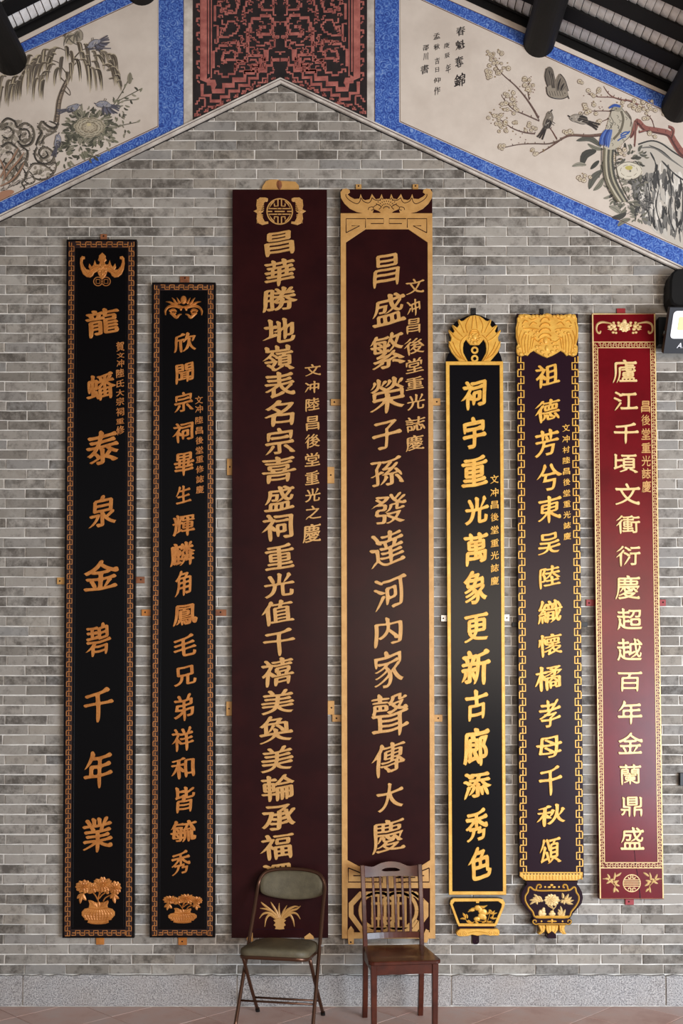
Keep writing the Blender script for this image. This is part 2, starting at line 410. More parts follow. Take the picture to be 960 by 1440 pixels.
def brush(ch, style, seed):
    """turn the even strokes of the outline into brush-like strokes"""
    rr = random.Random(seed)
    slant, bx_, by_, noise, flair = style
    out = []
    for c, hole in glyph(ch):
        n = len(c); pts = []; i = 0
        # reshape the square stroke ends
        caps = set()
        for i in range(n):
            a, b = c[i], c[(i + 1) % n]; w = hypot(b[0] - a[0], b[1] - a[1])
            if not 0.045 < w < 0.105: continue
            p, q = c[i - 1], c[(i + 2) % n]
            d1 = (a[0] - p[0], a[1] - p[1]); d2 = (q[0] - b[0], q[1] - b[1]); l1 = hypot(*d1); l2 = hypot(*d2)
            if l1 < .02 or l2 < .02: continue
            if (d1[0] * d2[0] + d1[1] * d2[1]) / l1 / l2 > -0.72: continue
            e = ((b[0] - a[0]) / w, (b[1] - a[1]) / w)
            if (d1[0] * e[1] - d1[1] * e[0]) / l1 < 0.5: continue
            caps.add(i)
        c = list(c)
        for i in caps:                                         # falling strokes thin out towards their tip
            a, b = c[i], c[(i + 1) % n]; p = c[i - 1]; w = hypot(b[0] - a[0], b[1] - a[1])
            an = math.degrees(atan2(a[1] - p[1], a[0] - p[0])) % 360
            if not 190 < an < 262: continue
            for k in range(0, 5):
                ia, ib = (i - k) % n, (i + 1 + k) % n; A, B = c[ia], c[ib]; D = hypot(A[0] - B[0], A[1] - B[1])
                if D > 1.5 * w or D < .3 * w or (k and (ia in caps or ib in caps)): break
                g = .45 + .11 * k; M = ((A[0] + B[0]) / 2, (A[1] + B[1]) / 2)
                c[ia] = (M[0] + (A[0] - M[0]) * g, M[1] + (A[1] - M[1]) * g); c[ib] = (M[0] + (B[0] - M[0]) * g, M[1] + (B[1] - M[1]) * g)
        for i in range(n):
            pv = (i - 1) % n
            if pv in caps and i not in caps: continue          # second corner already written
            if i not in caps: pts.append(c[i]); continue
            a, b = c[i], c[(i + 1) % n]; p, q = c[i - 1], c[(i + 2) % n]
            w = hypot(b[0] - a[0], b[1] - a[1])
            dx = (a[0] - p[0]) / hypot(a[0] - p[0], a[1] - p[1]) + (b[0] - q[0]) / hypot(b[0] - q[0], b[1] - q[1])
            dy = (a[1] - p[1]) / hypot(a[0] - p[0], a[1] - p[1]) + (b[1] - q[1]) / hypot(b[0] - q[0], b[1] - q[1])
            l = hypot(dx, dy) or 1; d = (dx / l, dy / l); ang = math.degrees(atan2(d[1], d[0])) % 360
            nx, ny = -d[1], d[0]         # left of travel; a is on the right-hand side, b on the left
            m = ((a[0] + b[0]) / 2, (a[1] + b[1]) / 2); k = w * flair
            def pt(al, si): return (m[0] + d[0] * al * k + nx * si * w / 2, m[1] + d[1] * al * k + ny * si * w / 2)
            if ang < 25 or ang > 335:      seq = [pt(-.6, -1), pt(.15, -1.15), pt(.5, -.6), pt(.45, .3), pt(.05, 1.9), pt(-.35, 1.75), pt(-1.3, 1)]
            elif 155 < ang < 205:          seq = [pt(-1.0, -1), pt(-.15, -1.35), pt(.35, -1.1), pt(.25, 0), pt(-.1, 1.2), pt(-.7, 1)]
            elif 65 < ang < 115:           seq = [pt(-.8, -1), pt(-.2, -1.35), pt(.1, -.5), pt(.5, 1.1), pt(.15, 1.7), pt(-.6, 1)]
            elif 245 < ang < 295:          seq = [pt(-1.6, -1), pt(-.3, -.85), pt(.7, -.35), pt(.75, .1), pt(-.1, .9), pt(-1.2, 1)]
            elif 205 <= ang <= 245:        seq = [pt(-1.2, -.9), pt(-.1, -.45), pt(.9, -.1), pt(.9, .1), pt(-.2, .5), pt(-1.2, .8)]
            elif 295 <= ang <= 335:        seq = [pt(-1.1, -1.1), pt(-.1, -1.6), pt(.35, -1.2), pt(1.0, .9), pt(.4, 1.1), pt(-.7, 1.05)]
            else:                          seq = [pt(-.7, -1), pt(0, -1.2), pt(.4, -.4), pt(.35, .5), pt(0, 1.1), pt(-.7, 1)]
            # do not step back past the neighbouring corners
            lim1 = hypot(a[0] - p[0], a[1] - p[1]); lim2 = hypot(b[0] - q[0], b[1] - q[1])
            if lim1 < 1.4 * k: seq = seq[1:]
            if lim2 < 1.5 * k: seq = seq[:-1]
            pts += seq
        # subdivide long runs a little, then round the corners once
        q = []
        for i in range(len(pts)):
            a, b = pts[i], pts[(i + 1) % len(pts)]; L = hypot(b[0] - a[0], b[1] - a[1]); k = max(1, min(4, int(L / .13)))
            q += [(a[0] + (b[0] - a[0]) * j / k, a[1] + (b[1] - a[1]) * j / k) for j in range(k)]
        ch2 = []
        for i in range(len(q)):
            a, b = q[i], q[(i + 1) % len(q)]
            if hypot(b[0] - a[0], b[1] - a[1]) < .012: ch2.append(((a[0] + b[0]) / 2, (a[1] + b[1]) / 2)); continue
            t = .22
            ch2 += [(a[0] * (1 - t) + b[0] * t, a[1] * (1 - t) + b[1] * t), (a[0] * t + b[0] * (1 - t), a[1] * t + b[1] * (1 - t))]
        nn = vnormals(ch2)
        ch2 = [(p[0] - v[0] * bx_, p[1] - v[1] * by_) for p, v in zip(ch2, nn)]
        out.append(ch2)
    ph = [rr.uniform(0, 6.3) for _ in range(6)]
    res = []
    for c in out:
        res.append([(x + noise * (sin(5.1 * y + ph[0]) + .5 * sin(9 * x + ph[1])) - .03 * slant * (y - .4),
                     y + slant * (x - .5) + noise * (sin(4.7 * x + ph[2]) + .6 * sin(8 * y + ph[3]))
                     - .35 * slant * 1.2 * max(0, .5 - abs(x - .5)) ** 2) for x, y in c])
    return res
KAI = (0.17, 0.020, 0.003, 0.012, 1.35)
KAIB = (0.19, 0.030, 0.012, 0.014, 1.45)
XING = (0.24, 0.022, 0.004, 0.020, 1.6)
LI = (0.02, 0.010, 0.016, 0.006, 1.2)
SMALL = (0.15, 0.022, 0.010, 0.010, 1.1)
def char_contours(ch, box, style, seed):
    cs = brush(ch, style, seed)
    xs = [p[0] for c in cs for p in c]; ys = [p[1] for c in cs for p in c]
    x0, x1, y0, y1 = min(xs), max(xs), min(ys), max(ys)
    bx0, by0, bx1, by1 = box
    return [[(bx0 + (x - x0) / (x1 - x0) * (bx1 - bx0), by1 - (y - y0) / (y1 - y0) * (by1 - by0)) for x, y in c] for c in cs], [area2(c) for c in cs]
def character(ch, box, style, m, parent, base, h=0.007, bev=0.0016, name='character'):
    cs, ars = char_contours(ch, box, style, hash_s(ch, box))
    # separate solids: each outer outline with the holes inside it
    v = []; f = []
    outers = [c for c, a in zip(cs, ars) if a > 0]; holes = [c for c, a in zip(cs, ars) if a <= 0]
    R = Relief(); used = set()
    def inb(h_, o):
        cnt = 0
        for px, py in h_:
            r = False
            for i in range(len(o)):
                a, b = o[i - 1], o[i]
                if (a[1] > py) != (b[1] > py) and px < (b[0] - a[0]) * (py - a[1]) / (b[1] - a[1]) + a[0]: r = not r
            cnt += r
        return cnt > .5 * len(h_)
    for io, o in enumerate(outers):
        hs = [k for k, h_ in enumerate(holes) if k not in used and inb(h_, o)]
        used.update(hs)
        R.plate([o] + [holes[k] for k in hs], base, base + h + .00025 * io, bev)
    return R.build(name, m, parent)
def hash_s(ch, box): return ord(ch) * 31 + int(box[0]) * 7 + int(box[1])
# ------------------------------------------------------------ where things hang (pixels), used to see which bricks show
PLAQ = [(88, 336, 192, 1319), (212, 397, 303, 1319), (326, 266, 460, 1319), (478, 266, 611, 1320), (627, 508, 711, 1258), (634, 1258, 706, 1320),
        (632, 445, 704, 508), (726, 440, 816, 1310), (832, 440, 932, 1264), (345, 1228, 467, 1440), (500, 1212, 622, 1440), (930, 430, 960, 495), (942, 365, 960, 432)]
def rakeL(x): return 310 - 0.4885 * x          # lower edge of the rake moulding
def rakeR(x): return 118 + 0.4695 * (x - 395)
def rake(x): return rakeL(x) if x < 394 else rakeR(x)
def roofL(x): return 31 - 0.5 * (x - 54)       # underside of the rafters on the wall
def roofR(x): return 86 - 0.455 * (862 - x)
RIDGE_X = 381.0
def roof(x): return roofL(x) if x < RIDGE_X else roofR(x)

# back wall: mortar body with individual bricks in front of it
zt = P(480, 121).z
pts = [(P(-330, 1500).x, -0.03)] ; xl, xr = P(-330, 700).x, P(1290, 700).x
def gable_world(fn, x):                        # pixel curve -> world z at world x
    p = P(480 + (x / PXM), 500); z = 0
    px = 480 + x / PXM
    for _ in range(6):
        w = P(px, fn(px)); px += (x - w.x) / PXM; z = w.z
    return z
apx = P(RIDGE_X, roof(RIDGE_X)).x
out = [(xl, -0.05), (xr, -0.05), (xr, gable_world(roofR, xr) + .05), (apx, gable_world(roofR, apx) + .05), (xl, gable_world(roofL, xl) + .05)]
v = [(x, 0.0055, z) for x, z in out] + [(x, 0.35, z) for x, z in out]
n = len(out); f = [tuple(range(n)), tuple(range(2 * n - 1, n - 1, -1))] + [(i, (i + 1) % n + 0, n + (i + 1) % n, n + i)[::-1] for i in range(n)]
wall = link('wall_back', v, f, M_MORTAR, kind='structure')

z_g = P(480, 1370.5).z; z_j = P(389, 156.7).z; PITCH = (z_j - z_g) / 88
LEN = (P(448, 206).x - P(389.5, 206).x); X0 = P(389.5, 206).x
par0 = round((P(389, 206).z - z_g) / PITCH - .5) % 2
brick_list = []
r_ = 0
while True:
    z0 = z_g + r_ * PITCH; zc = z0 + PITCH / 2
    if zc > zt + .1: break
    ph = X0 + (0 if r_ % 2 == par0 else LEN / 2) + RND.uniform(-.012, .012) + (88 - r_) / 88 * .03
    k0 = int((xl - ph) / LEN) - 1
    xj = ph + k0 * LEN
    while xj < xr:
        nj = ph + k0 * LEN + LEN + RND.uniform(-.005, .005); k0 += 1
        x0, x1 = max(xj, xl), min(nj, xr); xj = nj
        if x1 - x0 < .04: continue
        p0 = toP((x0, 0, zc)); p1 = toP((x1, 0, zc))
        if max(p0[1] - rake(p0[0]), p1[1] - rake(p1[0])) < -10: continue
        brick_list.append([x0, x1, z0, r_, p0, p1])
    r_ += 1
def visible(b):
    x0, x1, y = b[4][0], b[5][0], b[4][1]; x0_, x1_ = max(0, x0), min(960, x1)
    if x1_ <= x0_ or y > 1371: return 0
    w = x1_ - x0_
    for a, t, c, d in PLAQ:
        if t - 6 < y < d + 6: w -= max(0, min(x1_, c) - max(x0_, a))
    if y < rake((x0 + x1) / 2) + 6: w *= .4
    return max(0, w)
order = sorted(range(len(brick_list)), key=lambda i: (-visible(brick_list[i]) - brick_list[i][4][1] / 900))
chosen = set(order[:298])
def brick_geo(w, h, d, rr, irr=.0016):
    """a worn brick: chipped front rim; local coordinates, front towards -y"""
    e = .0035; j = lambda: rr.uniform(-irr, irr)
    o = [(-w / 2, -h / 2), (w / 2, -h / 2), (w / 2, h / 2), (-w / 2, h / 2)]
    m = [(0, -h / 2), (0, h / 2)]
    ring = [o[0], (-w / 6, -h / 2), (w / 6, -h / 2), o[1], o[2], (w / 6, h / 2), (-w / 6, h / 2), o[3]]
    ring = [(x + j(), z + j()) for x, z in ring]
    inn = [(x * (1 - 2 * e / w), z * (1 - 2 * e / h)) for x, z in ring]
    vs = [(x, .02, z) for x, z in ring] + [(x, .0022, z) for x, z in ring] + [(x, j() * .5, z) for x, z in inn]
    fs = []
    for a in range(8):
        b = (a + 1) % 8; fs += [(a, b, 8 + b, 8 + a), (8 + a, 8 + b, 16 + b, 16 + a)]
    fs += [(16, 17, 22, 23), (17, 18, 21, 22), (18, 19, 20, 21)]
    return vs, fs
variants = {}
SV, SF, ST = [], [], []
JT = .0070
for i, b in enumerate(brick_list):
    x0, x1, z0 = b[:3]; w = x1 - x0 - JT; h = PITCH - JT - RND.uniform(0, .0012)
    dy = -RND.uniform(0, .0022); dz = RND.uniform(-.0008, .0008)
    cx, cz = (x0 + x1) / 2, z0 + PITCH / 2 + dz
    if i in chosen:
        key = (round(w / .006), RND.randrange(5))
        if key not in variants:
            vs, fs = brick_geo(key[0] * .006, PITCH - JT - .0006, 0, random.Random(key[0] * 9 + key[1]))
            me = bpy.data.meshes.new('brick'); me.from_pydata(vs, [], fs); me.materials.append(M_BRICK); variants[key] = me
        o = bpy.data.objects.new('brick', variants[key]); COL.objects.link(o); o.parent = wall
        o.location = Vector((cx, dy, cz)) - wall.location
    else:
        vs, fs = brick_geo(w, h, 0, RND); k = len(SV); t = RND.random()
        SV += [(x + cx, y + dy, z + cz) for x, y, z in vs]; SF += [tuple(a + k for a in q) for q in fs]; ST += [(t, t, t, 1)] * len(vs)
link('brick_courses', SV, SF, M_BRICK, wall, colors=ST, cname='tint', kind='stuff')

# granite plinth blocks
pl = link('trim_1', *(lambda a: (a[0], a[1]))(boxm((xl, -.018, -.03), (xr, .02, z_g - .012))), M_MORTAR, kind='structure')
gx = [P(34 + 300 * k, 1392).x for k in range(-1, 5)]
for a, b in zip(gx[:-1], gx[1:]):
    a = max(a, xl); b = min(b, xr)
    rr = random.Random(int(a * 100)); nn = 26; vs = []; fs = []
    for k in range(nn + 1):
        x = a + .004 + (b - a - .008) * k / nn; zt_ = z_g + rr.uniform(-.006, .004); yb = -.03 + rr.uniform(-.0015, .0015)
        vs += [(x, yb + .003, 0.002 + rr.uniform(0, .004)), (x, yb, .014), (x, yb + rr.uniform(-.001, .001), .09), (x, yb, zt_ - .012), (x, yb + .007, zt_), (x, -.002, zt_ + .001)]
    for k in range(nn):
        for j in range(5): q = k * 6 + j; fs.append((q, q + 6, q + 7, q + 1))
    fs += [tuple(range(6)), tuple(nn * 6 + j for j in range(6))[::-1]]
    link('granite_block', vs, fs, M_GRANITE, pl)

# floor with diagonal terracotta tiles
fl = link('floor', *boxm((xl - 1.5, -9.0, -.06), (xr + 1.5, .0, -.006)), M_GROUT, kind='structure')
HD = .2835; vx = P(684, 1429).x; vy = -.235
def clip(poly, f):
    out = []
    for i in range(len(poly)):
        a, b = poly[i - 1], poly[i]; fa, fb = f(a), f(b)
        if (fa >= 0) != (fb >= 0): t = fa / (fa - fb); out.append((a[0] + (b[0] - a[0]) * t, a[1] + (b[1] - a[1]) * t))
        if fb >= 0: out.append(b)
    return out
tile_me = {}; cnt = 0
for j in range(0, 15):
    for i in range(-14, 15):
        # tile centres of the diagonal lattice
        if (i + j) % 2: continue
        cx, cy = vx + i * HD, vy + HD - j * HD
        if abs(cx) > 3.4 or cy < -3.0: continue
        g = .0035; q = [(cx + HD - g, cy), (cx, cy + HD - g), (cx - HD + g, cy), (cx, cy - HD + g)]
        q = clip(q, lambda p: -.031 - p[1])
        q = [p for k, p in enumerate(q) if hypot(p[0] - q[k - 1][0], p[1] - q[k - 1][1]) > 1e-4]
        if len(q) < 3: continue
        if area2(q) < 0: q.reverse()
        whole = cy + HD < -.04
        if whole and 'm' in tile_me:
            o = bpy.data.objects.new('floor_tile', tile_me['m']); COL.objects.link(o); o.parent = fl
            o.location = Vector((cx, cy, RND.uniform(-.001, .0005) + tile_me['z'])) - fl.location; continue
        n = len(q); m = (sum(p[0] for p in q) / n, sum(p[1] for p in q) / n)
        ins = [(p[0] + (m[0] - p[0]) * .01, p[1] + (m[1] - p[1]) * .01) for p in q]
        vs = [(x, y, -.01) for x, y in q] + [(x, y, -.0025) for x, y in q] + [(x, y, 0) for x, y in ins]
        fs = [(k, (k + 1) % n, n + (k + 1) % n, n + k) for k in range(n)] + [(n + k, n + (k + 1) % n, 2 * n + (k + 1) % n, 2 * n + k) for k in range(n)] + [tuple(range(2 * n, 3 * n))]
        o = link('floor_tile', vs, fs, M_FLOOR, fl)
        if whole: tile_me['m'] = o.data; tile_me['z'] = wloc(o).z
SVf, SFf = [], []
for j in range(10, 32):
    for i in range(-14, 15):
        if (i + j) % 2: continue
        cx, cy = vx + i * HD, vy + HD - j * HD
        if abs(cx) > 3.4 or cy >= -3.0: continue
        g = .0035; k = len(SVf); SVf += [(cx + HD - g, cy, 0), (cx, cy + HD - g, 0), (cx - HD + g, cy, 0), (cx, cy - HD + g, 0)]; SFf.append((k, k + 1, k + 2, k + 3))
link('distant_floor_tiles', SVf, SFf, M_FLOOR, fl, kind='stuff')
court = link('courtyard_ground', *boxm((-14, -24, -.16), (14, -9.0, -.1)), M_COURT, kind='structure')

# ------------------------------------------------------------ roof: deck, rafters, tiles, purlins
def frame_side(fn, sgn):
    """origin on the ridge, unit vector down the slope, unit normal upwards"""
    a = Vector((apx, 0, gable_world(fn, apx))); bx = xr if sgn > 0 else xl
    b = Vector((bx, 0, gable_world(fn, bx))); d = (b - a).normalized()
    nrm = Vector((-d.z, 0, d.x)) if d.x > 0 else Vector((d.z, 0, -d.x))
    return a, d, nrm, (b - a).length
LR = 7.2; RT = .012
dv, df = [], []
sides = [frame_side(roofL, -1), frame_side(roofR, 1)]
for a, d, nr, ln in sides:
    k = len(dv); c0 = a + nr * (RT + .055); c1 = a + d * (ln + .5) + nr * (RT + .055)
    for y in (.35, -LR):
        for c in (c0, c1): dv += [(c.x, y, c.z), (c.x, y, c.z + .05)]
    df += [(k, k + 2, k + 6, k + 4), (k + 1, k + 3, k + 7, k + 5), (k, k + 1, k + 3, k + 2), (k + 4, k + 5, k + 7, k + 6), (k + 2, k + 3, k + 7, k + 6), (k, k + 1, k + 5, k + 4)]
ceil = link('ceiling', dv, df, M_PROOF, kind='structure')
def prism(a, d, nr, s0, s1, y0, y1, h0, h1):
    """box along the slope: s along the slope, y depth, h above the underside"""
    vs = []
    for s in (s0, s1):
        for y in (y0, y1):
            for h in (h0, h1): p = a + d * s + nr * h; vs.append((p.x, -y, p.z))
    return vs, [(0, 1, 3, 2), (4, 6, 7, 5), (0, 4, 5, 1), (2, 3, 7, 6), (0, 2, 6, 4), (1, 5, 7, 3)]
RAF = [(-.06, .030)] + [(.152 + .2275 * k, .262 + .2275 * k) for k in range(0, 30)]
for si, (a, d, nr, ln) in enumerate(sides):
    for k, (y0, y1) in enumerate(RAF):
        if y1 > LR: continue
        link('rafter', *prism(a, d, nr, .0 if k else .02, ln + .45, y0, y1, 0, RT), M_TIMBER, ceil)
    link('rake_fill_strip', *prism(a, d, nr, .02, ln + .3, -.02, .016, -.045, 0), M_TIMBER, ceil)  # dark strip added to close the dark gap under the rafters
# curved tiles between the rafters
def tile_mesh(d, nr, w, e):
    vs, fs = [], []
    for i in range(6):
        t = i / 5; y = -(w / 2) + w * t; sag = -.006 * (1 - (2 * t - 1) ** 2)
        for s, h in ((0, .012), (e * .93, .0), (e * .93, .006), (0, .018)):
            p = d * s + nr * (h + sag); vs.append((p.x, -y, p.z))
    for i in range(5):
        for j in range(4): b = i * 4 + j; c = i * 4 + (j + 1) % 4; fs.append((b, c, c + 4, b + 4))
    fs += [(0, 1, 2, 3), (20, 23, 22, 21)]
    me = bpy.data.meshes.new('roof_tile'); me.from_pydata([v for v in vs], [], fs); me.materials.append(M_TILE); return me
EXP = .0505; tv, tf = [], []; nind = 0
for si, (a, d, nr, ln) in enumerate(sides):
    me = tile_mesh(d, nr, .150, EXP)
    for k in range(0, 9):
        y0 = RAF[k][1]; y1 = RAF[k + 1][0]; yc = (y0 + y1) / 2
        s = .03
        while s < ln + .1:
            o_ = a + d * s + nr * (RT + .006 + RND.uniform(-.001, .001)); px, py = toP((o_.x, -yc, o_.z))
            if -10 < px < 970 and py > -14 and nind < 300:
                o = bpy.data.objects.new('roof_tile', me); COL.objects.link(o); o.parent = ceil
                o.location = Vector((o_.x, -yc + RND.uniform(-.002, .002), o_.z)) - ceil.location; nind += 1
            elif k < 9:
                b = len(tv); tv += [(vv.co.x + o_.x, vv.co.y - yc, vv.co.z + o_.z) for vv in me.vertices]; tf += [tuple(b + q for q in p.vertices) for p in me.polygons]
            s += EXP + RND.uniform(-.001, .001)
link('roof_tile_rows', tv, tf, M_TILE, ceil, kind='stuff')
# round purlins running out of the gable
for (px, py, r) in ((757, 61, .100), (951, 152, .102), (16, 86, .102), (200, -12, .1), (575, -20, .1), (RIDGE_X + 6, -78, .12), (-172, 178, .1), (1142, 240, .1)):
    c = P(px, py)
    vs, fs = tube([(c.x, .2, c.z), (c.x, -.4, c.z), (c.x + .01, -3.4, c.z + .01), (c.x, -LR + .2, c.z)], [r, r, r * 1.04, r], 28, 0)
    link('purlin', vs, fs, M_TIMBER, ceil, smooth=False)
# ------------------------------------------------------------ plaster gable, mouldings, painted panels
def slab(name, pts, off0, off1, m, parent=None, kind=None):
    R = Relief(); R.plate([pts], off0, off1, .001); return R.build(name, m, parent, kind)
trim_gable = slab('trim_2', [(-330, rakeL(-330) - 4), (394, rake(394) - 4), (1290, rakeR(1290) - 4), (1290, roofR(1290)), (RIDGE_X, roofR(RIDGE_X)), (-330, roofL(-330))], -.02, .006, M_WHITE, kind='structure')
def moulding(name, fn, x0, x1):
    o = None
    for k, (a, b, h, m) in enumerate(((.6, -1.8, .014, M_EDGE), (-1.8, -5.5, .030, M_WHITE), (-5.5, -6.8, .022, M_LINE), (-6.8, -9.0, .026, M_WHITE))):
        R = Relief(); R.plate([[(x0, fn(x0) + a), (x1, fn(x1) + a), (x1, fn(x1) + b), (x0, fn(x0) + b)]], -.006, h, .001)
        if o is None: o = R.build(name, m, None, 'structure')
        else: R.build('moulding_band', m, o)
moulding('trim_3', rakeL, -330, 394); moulding('trim_4', rakeR, 394, 1290)

import itertools
PN = itertools.count()
class Paint:
    """brushwork lying on the plaster: flat strokes with their own pigment"""
    def __init__(s, base): s.v = []; s.f = []; s.c = []; s.b = base + .0008 * (PN.__next__() % 9); s.k = 0
    def off(s): s.k = (s.k + 1) % 600; return s.b + .0002 + s.k * 1.2e-6
    def col(s, c, j=0):
        c = [max(0, min(255, x + j)) for x in c]; return (*lin(c), 1)
    def stroke(s, pts, w, c, prof=None, smooth=4, j=0):
        ws = w if isinstance(w, (list, tuple)) else [w] * len(pts)
        q = [(x, y, a) for (x, y), a in zip(pts, ws)]; q = catmull(q, smooth) if smooth and len(q) > 2 else q
        o = s.off(); n = len(q); b0 = len(s.v); cc = s.col(c, j)
        for i, (x, y, a) in enumerate(q):
            p = q[max(0, i - 1)]; r = q[min(n - 1, i + 1)]; tx, ty = r[0] - p[0], r[1] - p[1]; l = hypot(tx, ty) or 1
            f = prof(i / (n - 1)) if prof else 1
            nx, ny = -ty / l * a * f / 2, tx / l * a * f / 2
            s.v += [tuple(P(x + nx, y + ny, o)), tuple(P(x - nx, y - ny, o))]; s.c += [cc, cc]
        for i in range(n - 1): k = b0 + 2 * i; s.f.append((k, k + 1, k + 3, k + 2))
    def fill(s, pts, c, j=0, smooth=0):
        q = catmull(pts, smooth, True) if smooth else pts
        o = s.off(); w = [P(x, y, o) for x, y in q]; cc = s.col(c, j)
        rv, _e, rf, _a, _b, _c = delaunay_2d_cdt([Vector((p.x, p.z)) for p in w], [], [list(range(len(w)))], 1, 1e-7, False)
        b = len(s.v); s.v += [(p.x, -o, p.y) for p in rv]; s.c += [cc] * len(rv); s.f += [tuple(b + k for k in t) for t in rf]
    def leaf(s, p0, p1, w, c, bend=0.0, vein=None, j=0):
        mx, my = (p0[0] + p1[0]) / 2, (p0[1] + p1[1]) / 2; dx, dy = p1[0] - p0[0], p1[1] - p0[1]
        pts = [p0, (mx - dy * bend, my + dx * bend), p1]
        s.stroke(pts, w, c, lambda t: sin(pi * (.06 + .92 * t)) ** .8, 4, j)
        if vein: s.stroke(pts, .45, vein, None, 4)
    def blot(s, x, y, rx, ry, c, n=9, j=0, rot=0.):
        s.fill([(x + rx * cos(2 * pi * i / n) * RND.uniform(.85, 1.15) * cos(rot) - ry * sin(2 * pi * i / n) * sin(rot), y + ry * sin(2 * pi * i / n) * RND.uniform(.85, 1.15) + rx * cos(2 * pi * i / n) * sin(rot)) for i in range(n)], c, j)
    def build(s, name, parent): return link(name, s.v, s.f, M_PIG, parent, colors=s.c)
TIP = lambda t: sin(pi * (.1 + .86 * t)) ** .7
FALL = lambda t: (1 - t) ** .6 * min(1, .3 + 4 * t)
U = RND.uniform

def border(parent, quads, base):
    R = Relief()
    for q in quads: R.plate([q], base - .001, base + .001, .0003)
    R.build('blue_painted_border', M_BLUE, parent)
def outline(parent, lines, base, w=1.1, m=None):
    R = Relief()
    for l in lines: R.ridge(l, w, base, .0016, 0, flat=True)
    R.build('thin_painted_line', m or M_LINE, parent)
MB_ = .010
# --- left mural
LI0 = lambda x: 284 - .4729 * x               # inner edge of the lower band
LO0 = lambda x: 303 - .478 * x
TI0 = lambda x: 72 - .4585 * (x - 36.5)
TO0 = lambda x: 60 - .51 * (x - 30.5)
mL = thing('painted_mural', 'plaster gable mural left of the ridge with a drooping willow, rocks, peony and grey birds', 'mural', P(80, 190, .01), 'painted gable panels')
R = Relief(); R.plate([[(-330, LO0(-330)), (258, LO0(258)), (258, roofL(258) + 3), (-330, roofL(-330) + 3)]], .004, MB_, .0008); R.build('plaster_ground', M_PLASTER, mL)
border(mL, [[(-330, LI0(-330)), (223, LI0(223)), (258, LI0(258) + .01), (258, LO0(258)), (-330, LO0(-330))],
            [(223, LI0(223)), (223, TI0(223)), (258, TI0(258)), (258, LI0(258) + .01)],
            [(-330, TO0(-330)), (258, TO0(258)), (258, TI0(258) - .01), (-330, TI0(-330))]], MB_)
outline(mL, [[(-330, LI0(-330) - 1.5), (222, LI0(222) - 1.5), (222, TI0(222) + 1.5), (-330, TI0(-330) + 1.5)], [(-330, LO0(-330)), (258, LO0(258)), (258, -60)], [(-330, TO0(-330)), (258, TO0(258))]], MB_)
A = Paint(MB_)                                  # willow
tr = [(79, 172), (81, 158), (83, 142), (89, 124), (97, 108), (102, 92), (104, 80)]
A.stroke(tr, [9, 8, 8, 7, 6, 4.5, 3], (150, 132, 112)); A.stroke([(x - 2, y) for x, y in tr], [1.5] * 7, (70, 60, 54)); A.stroke([(x + 3 - i * .3, y) for i, (x, y) in enumerate(tr)], [1.2] * 7, (90, 76, 66))
for _ in range(26): t = U(0, 5.9); i = int(t); x = tr[i][0] + (tr[i + 1][0] - tr[i][0]) * (t - i); y = tr[i][1] + (tr[i + 1][1] - tr[i][1]) * (t - i); A.stroke([(x - 3 + U(-1, 1), y), (x + U(0, 3), y + U(-2, 2))], .7, (72, 62, 56), None, 0)
for b in ([(97, 108), (88, 96), (82, 88), (70, 84)], [(100, 96), (112, 84), (126, 80)], [(89, 126), (98, 134), (98, 128), (92, 120)], [(84, 108), (92, 116)], [(102, 88), (96, 74), (80, 66)], [(104, 82), (116, 70), (132, 68)]):
    A.stroke(b, [2.2] + [1.4] * (len(b) - 1), (96, 84, 72))
A.blot(98, 54, 9, 9, (176, 162, 140)); A.blot(110, 50, 7, 9, (160, 148, 130)); A.stroke([(88, 52), (96, 44), (108, 40), (116, 46), (116, 56)], 1, (110, 98, 86))
for _ in range(14): A.leaf((U(88, 114), U(42, 54)), (U(88, 114), U(54, 66)), 2, (104, 96, 84), .1)
def frond(x, y, dx, L, dark):
    p = [(x, y), (x + dx * .55, y - 1 + L * .08), (x + dx * .9, y + L * .45), (x + dx, y + L)]
    A.stroke([(a + U(-.5, .5) , b) for a, b in p], [3, 5, 5.5, 1.5], (190, 174, 146), TIP, j=int(U(-8, 10)))
    for k in range(6):
        s = U(-2.6, 2.6); A.stroke([(p[0][0] + s * .4, p[0][1] + U(0, 2)), (p[1][0] + s, p[1][1] + U(-1, 1)), (p[2][0] + s, p[2][1]), (p[3][0] + s * 1.1, p[3][1] + U(-8, 2))], [U(.6, 1.2), U(1.1, 2.0), U(.8, 1.5), .25], dark, TIP, 3, int(U(-14, 40)))
fr = []
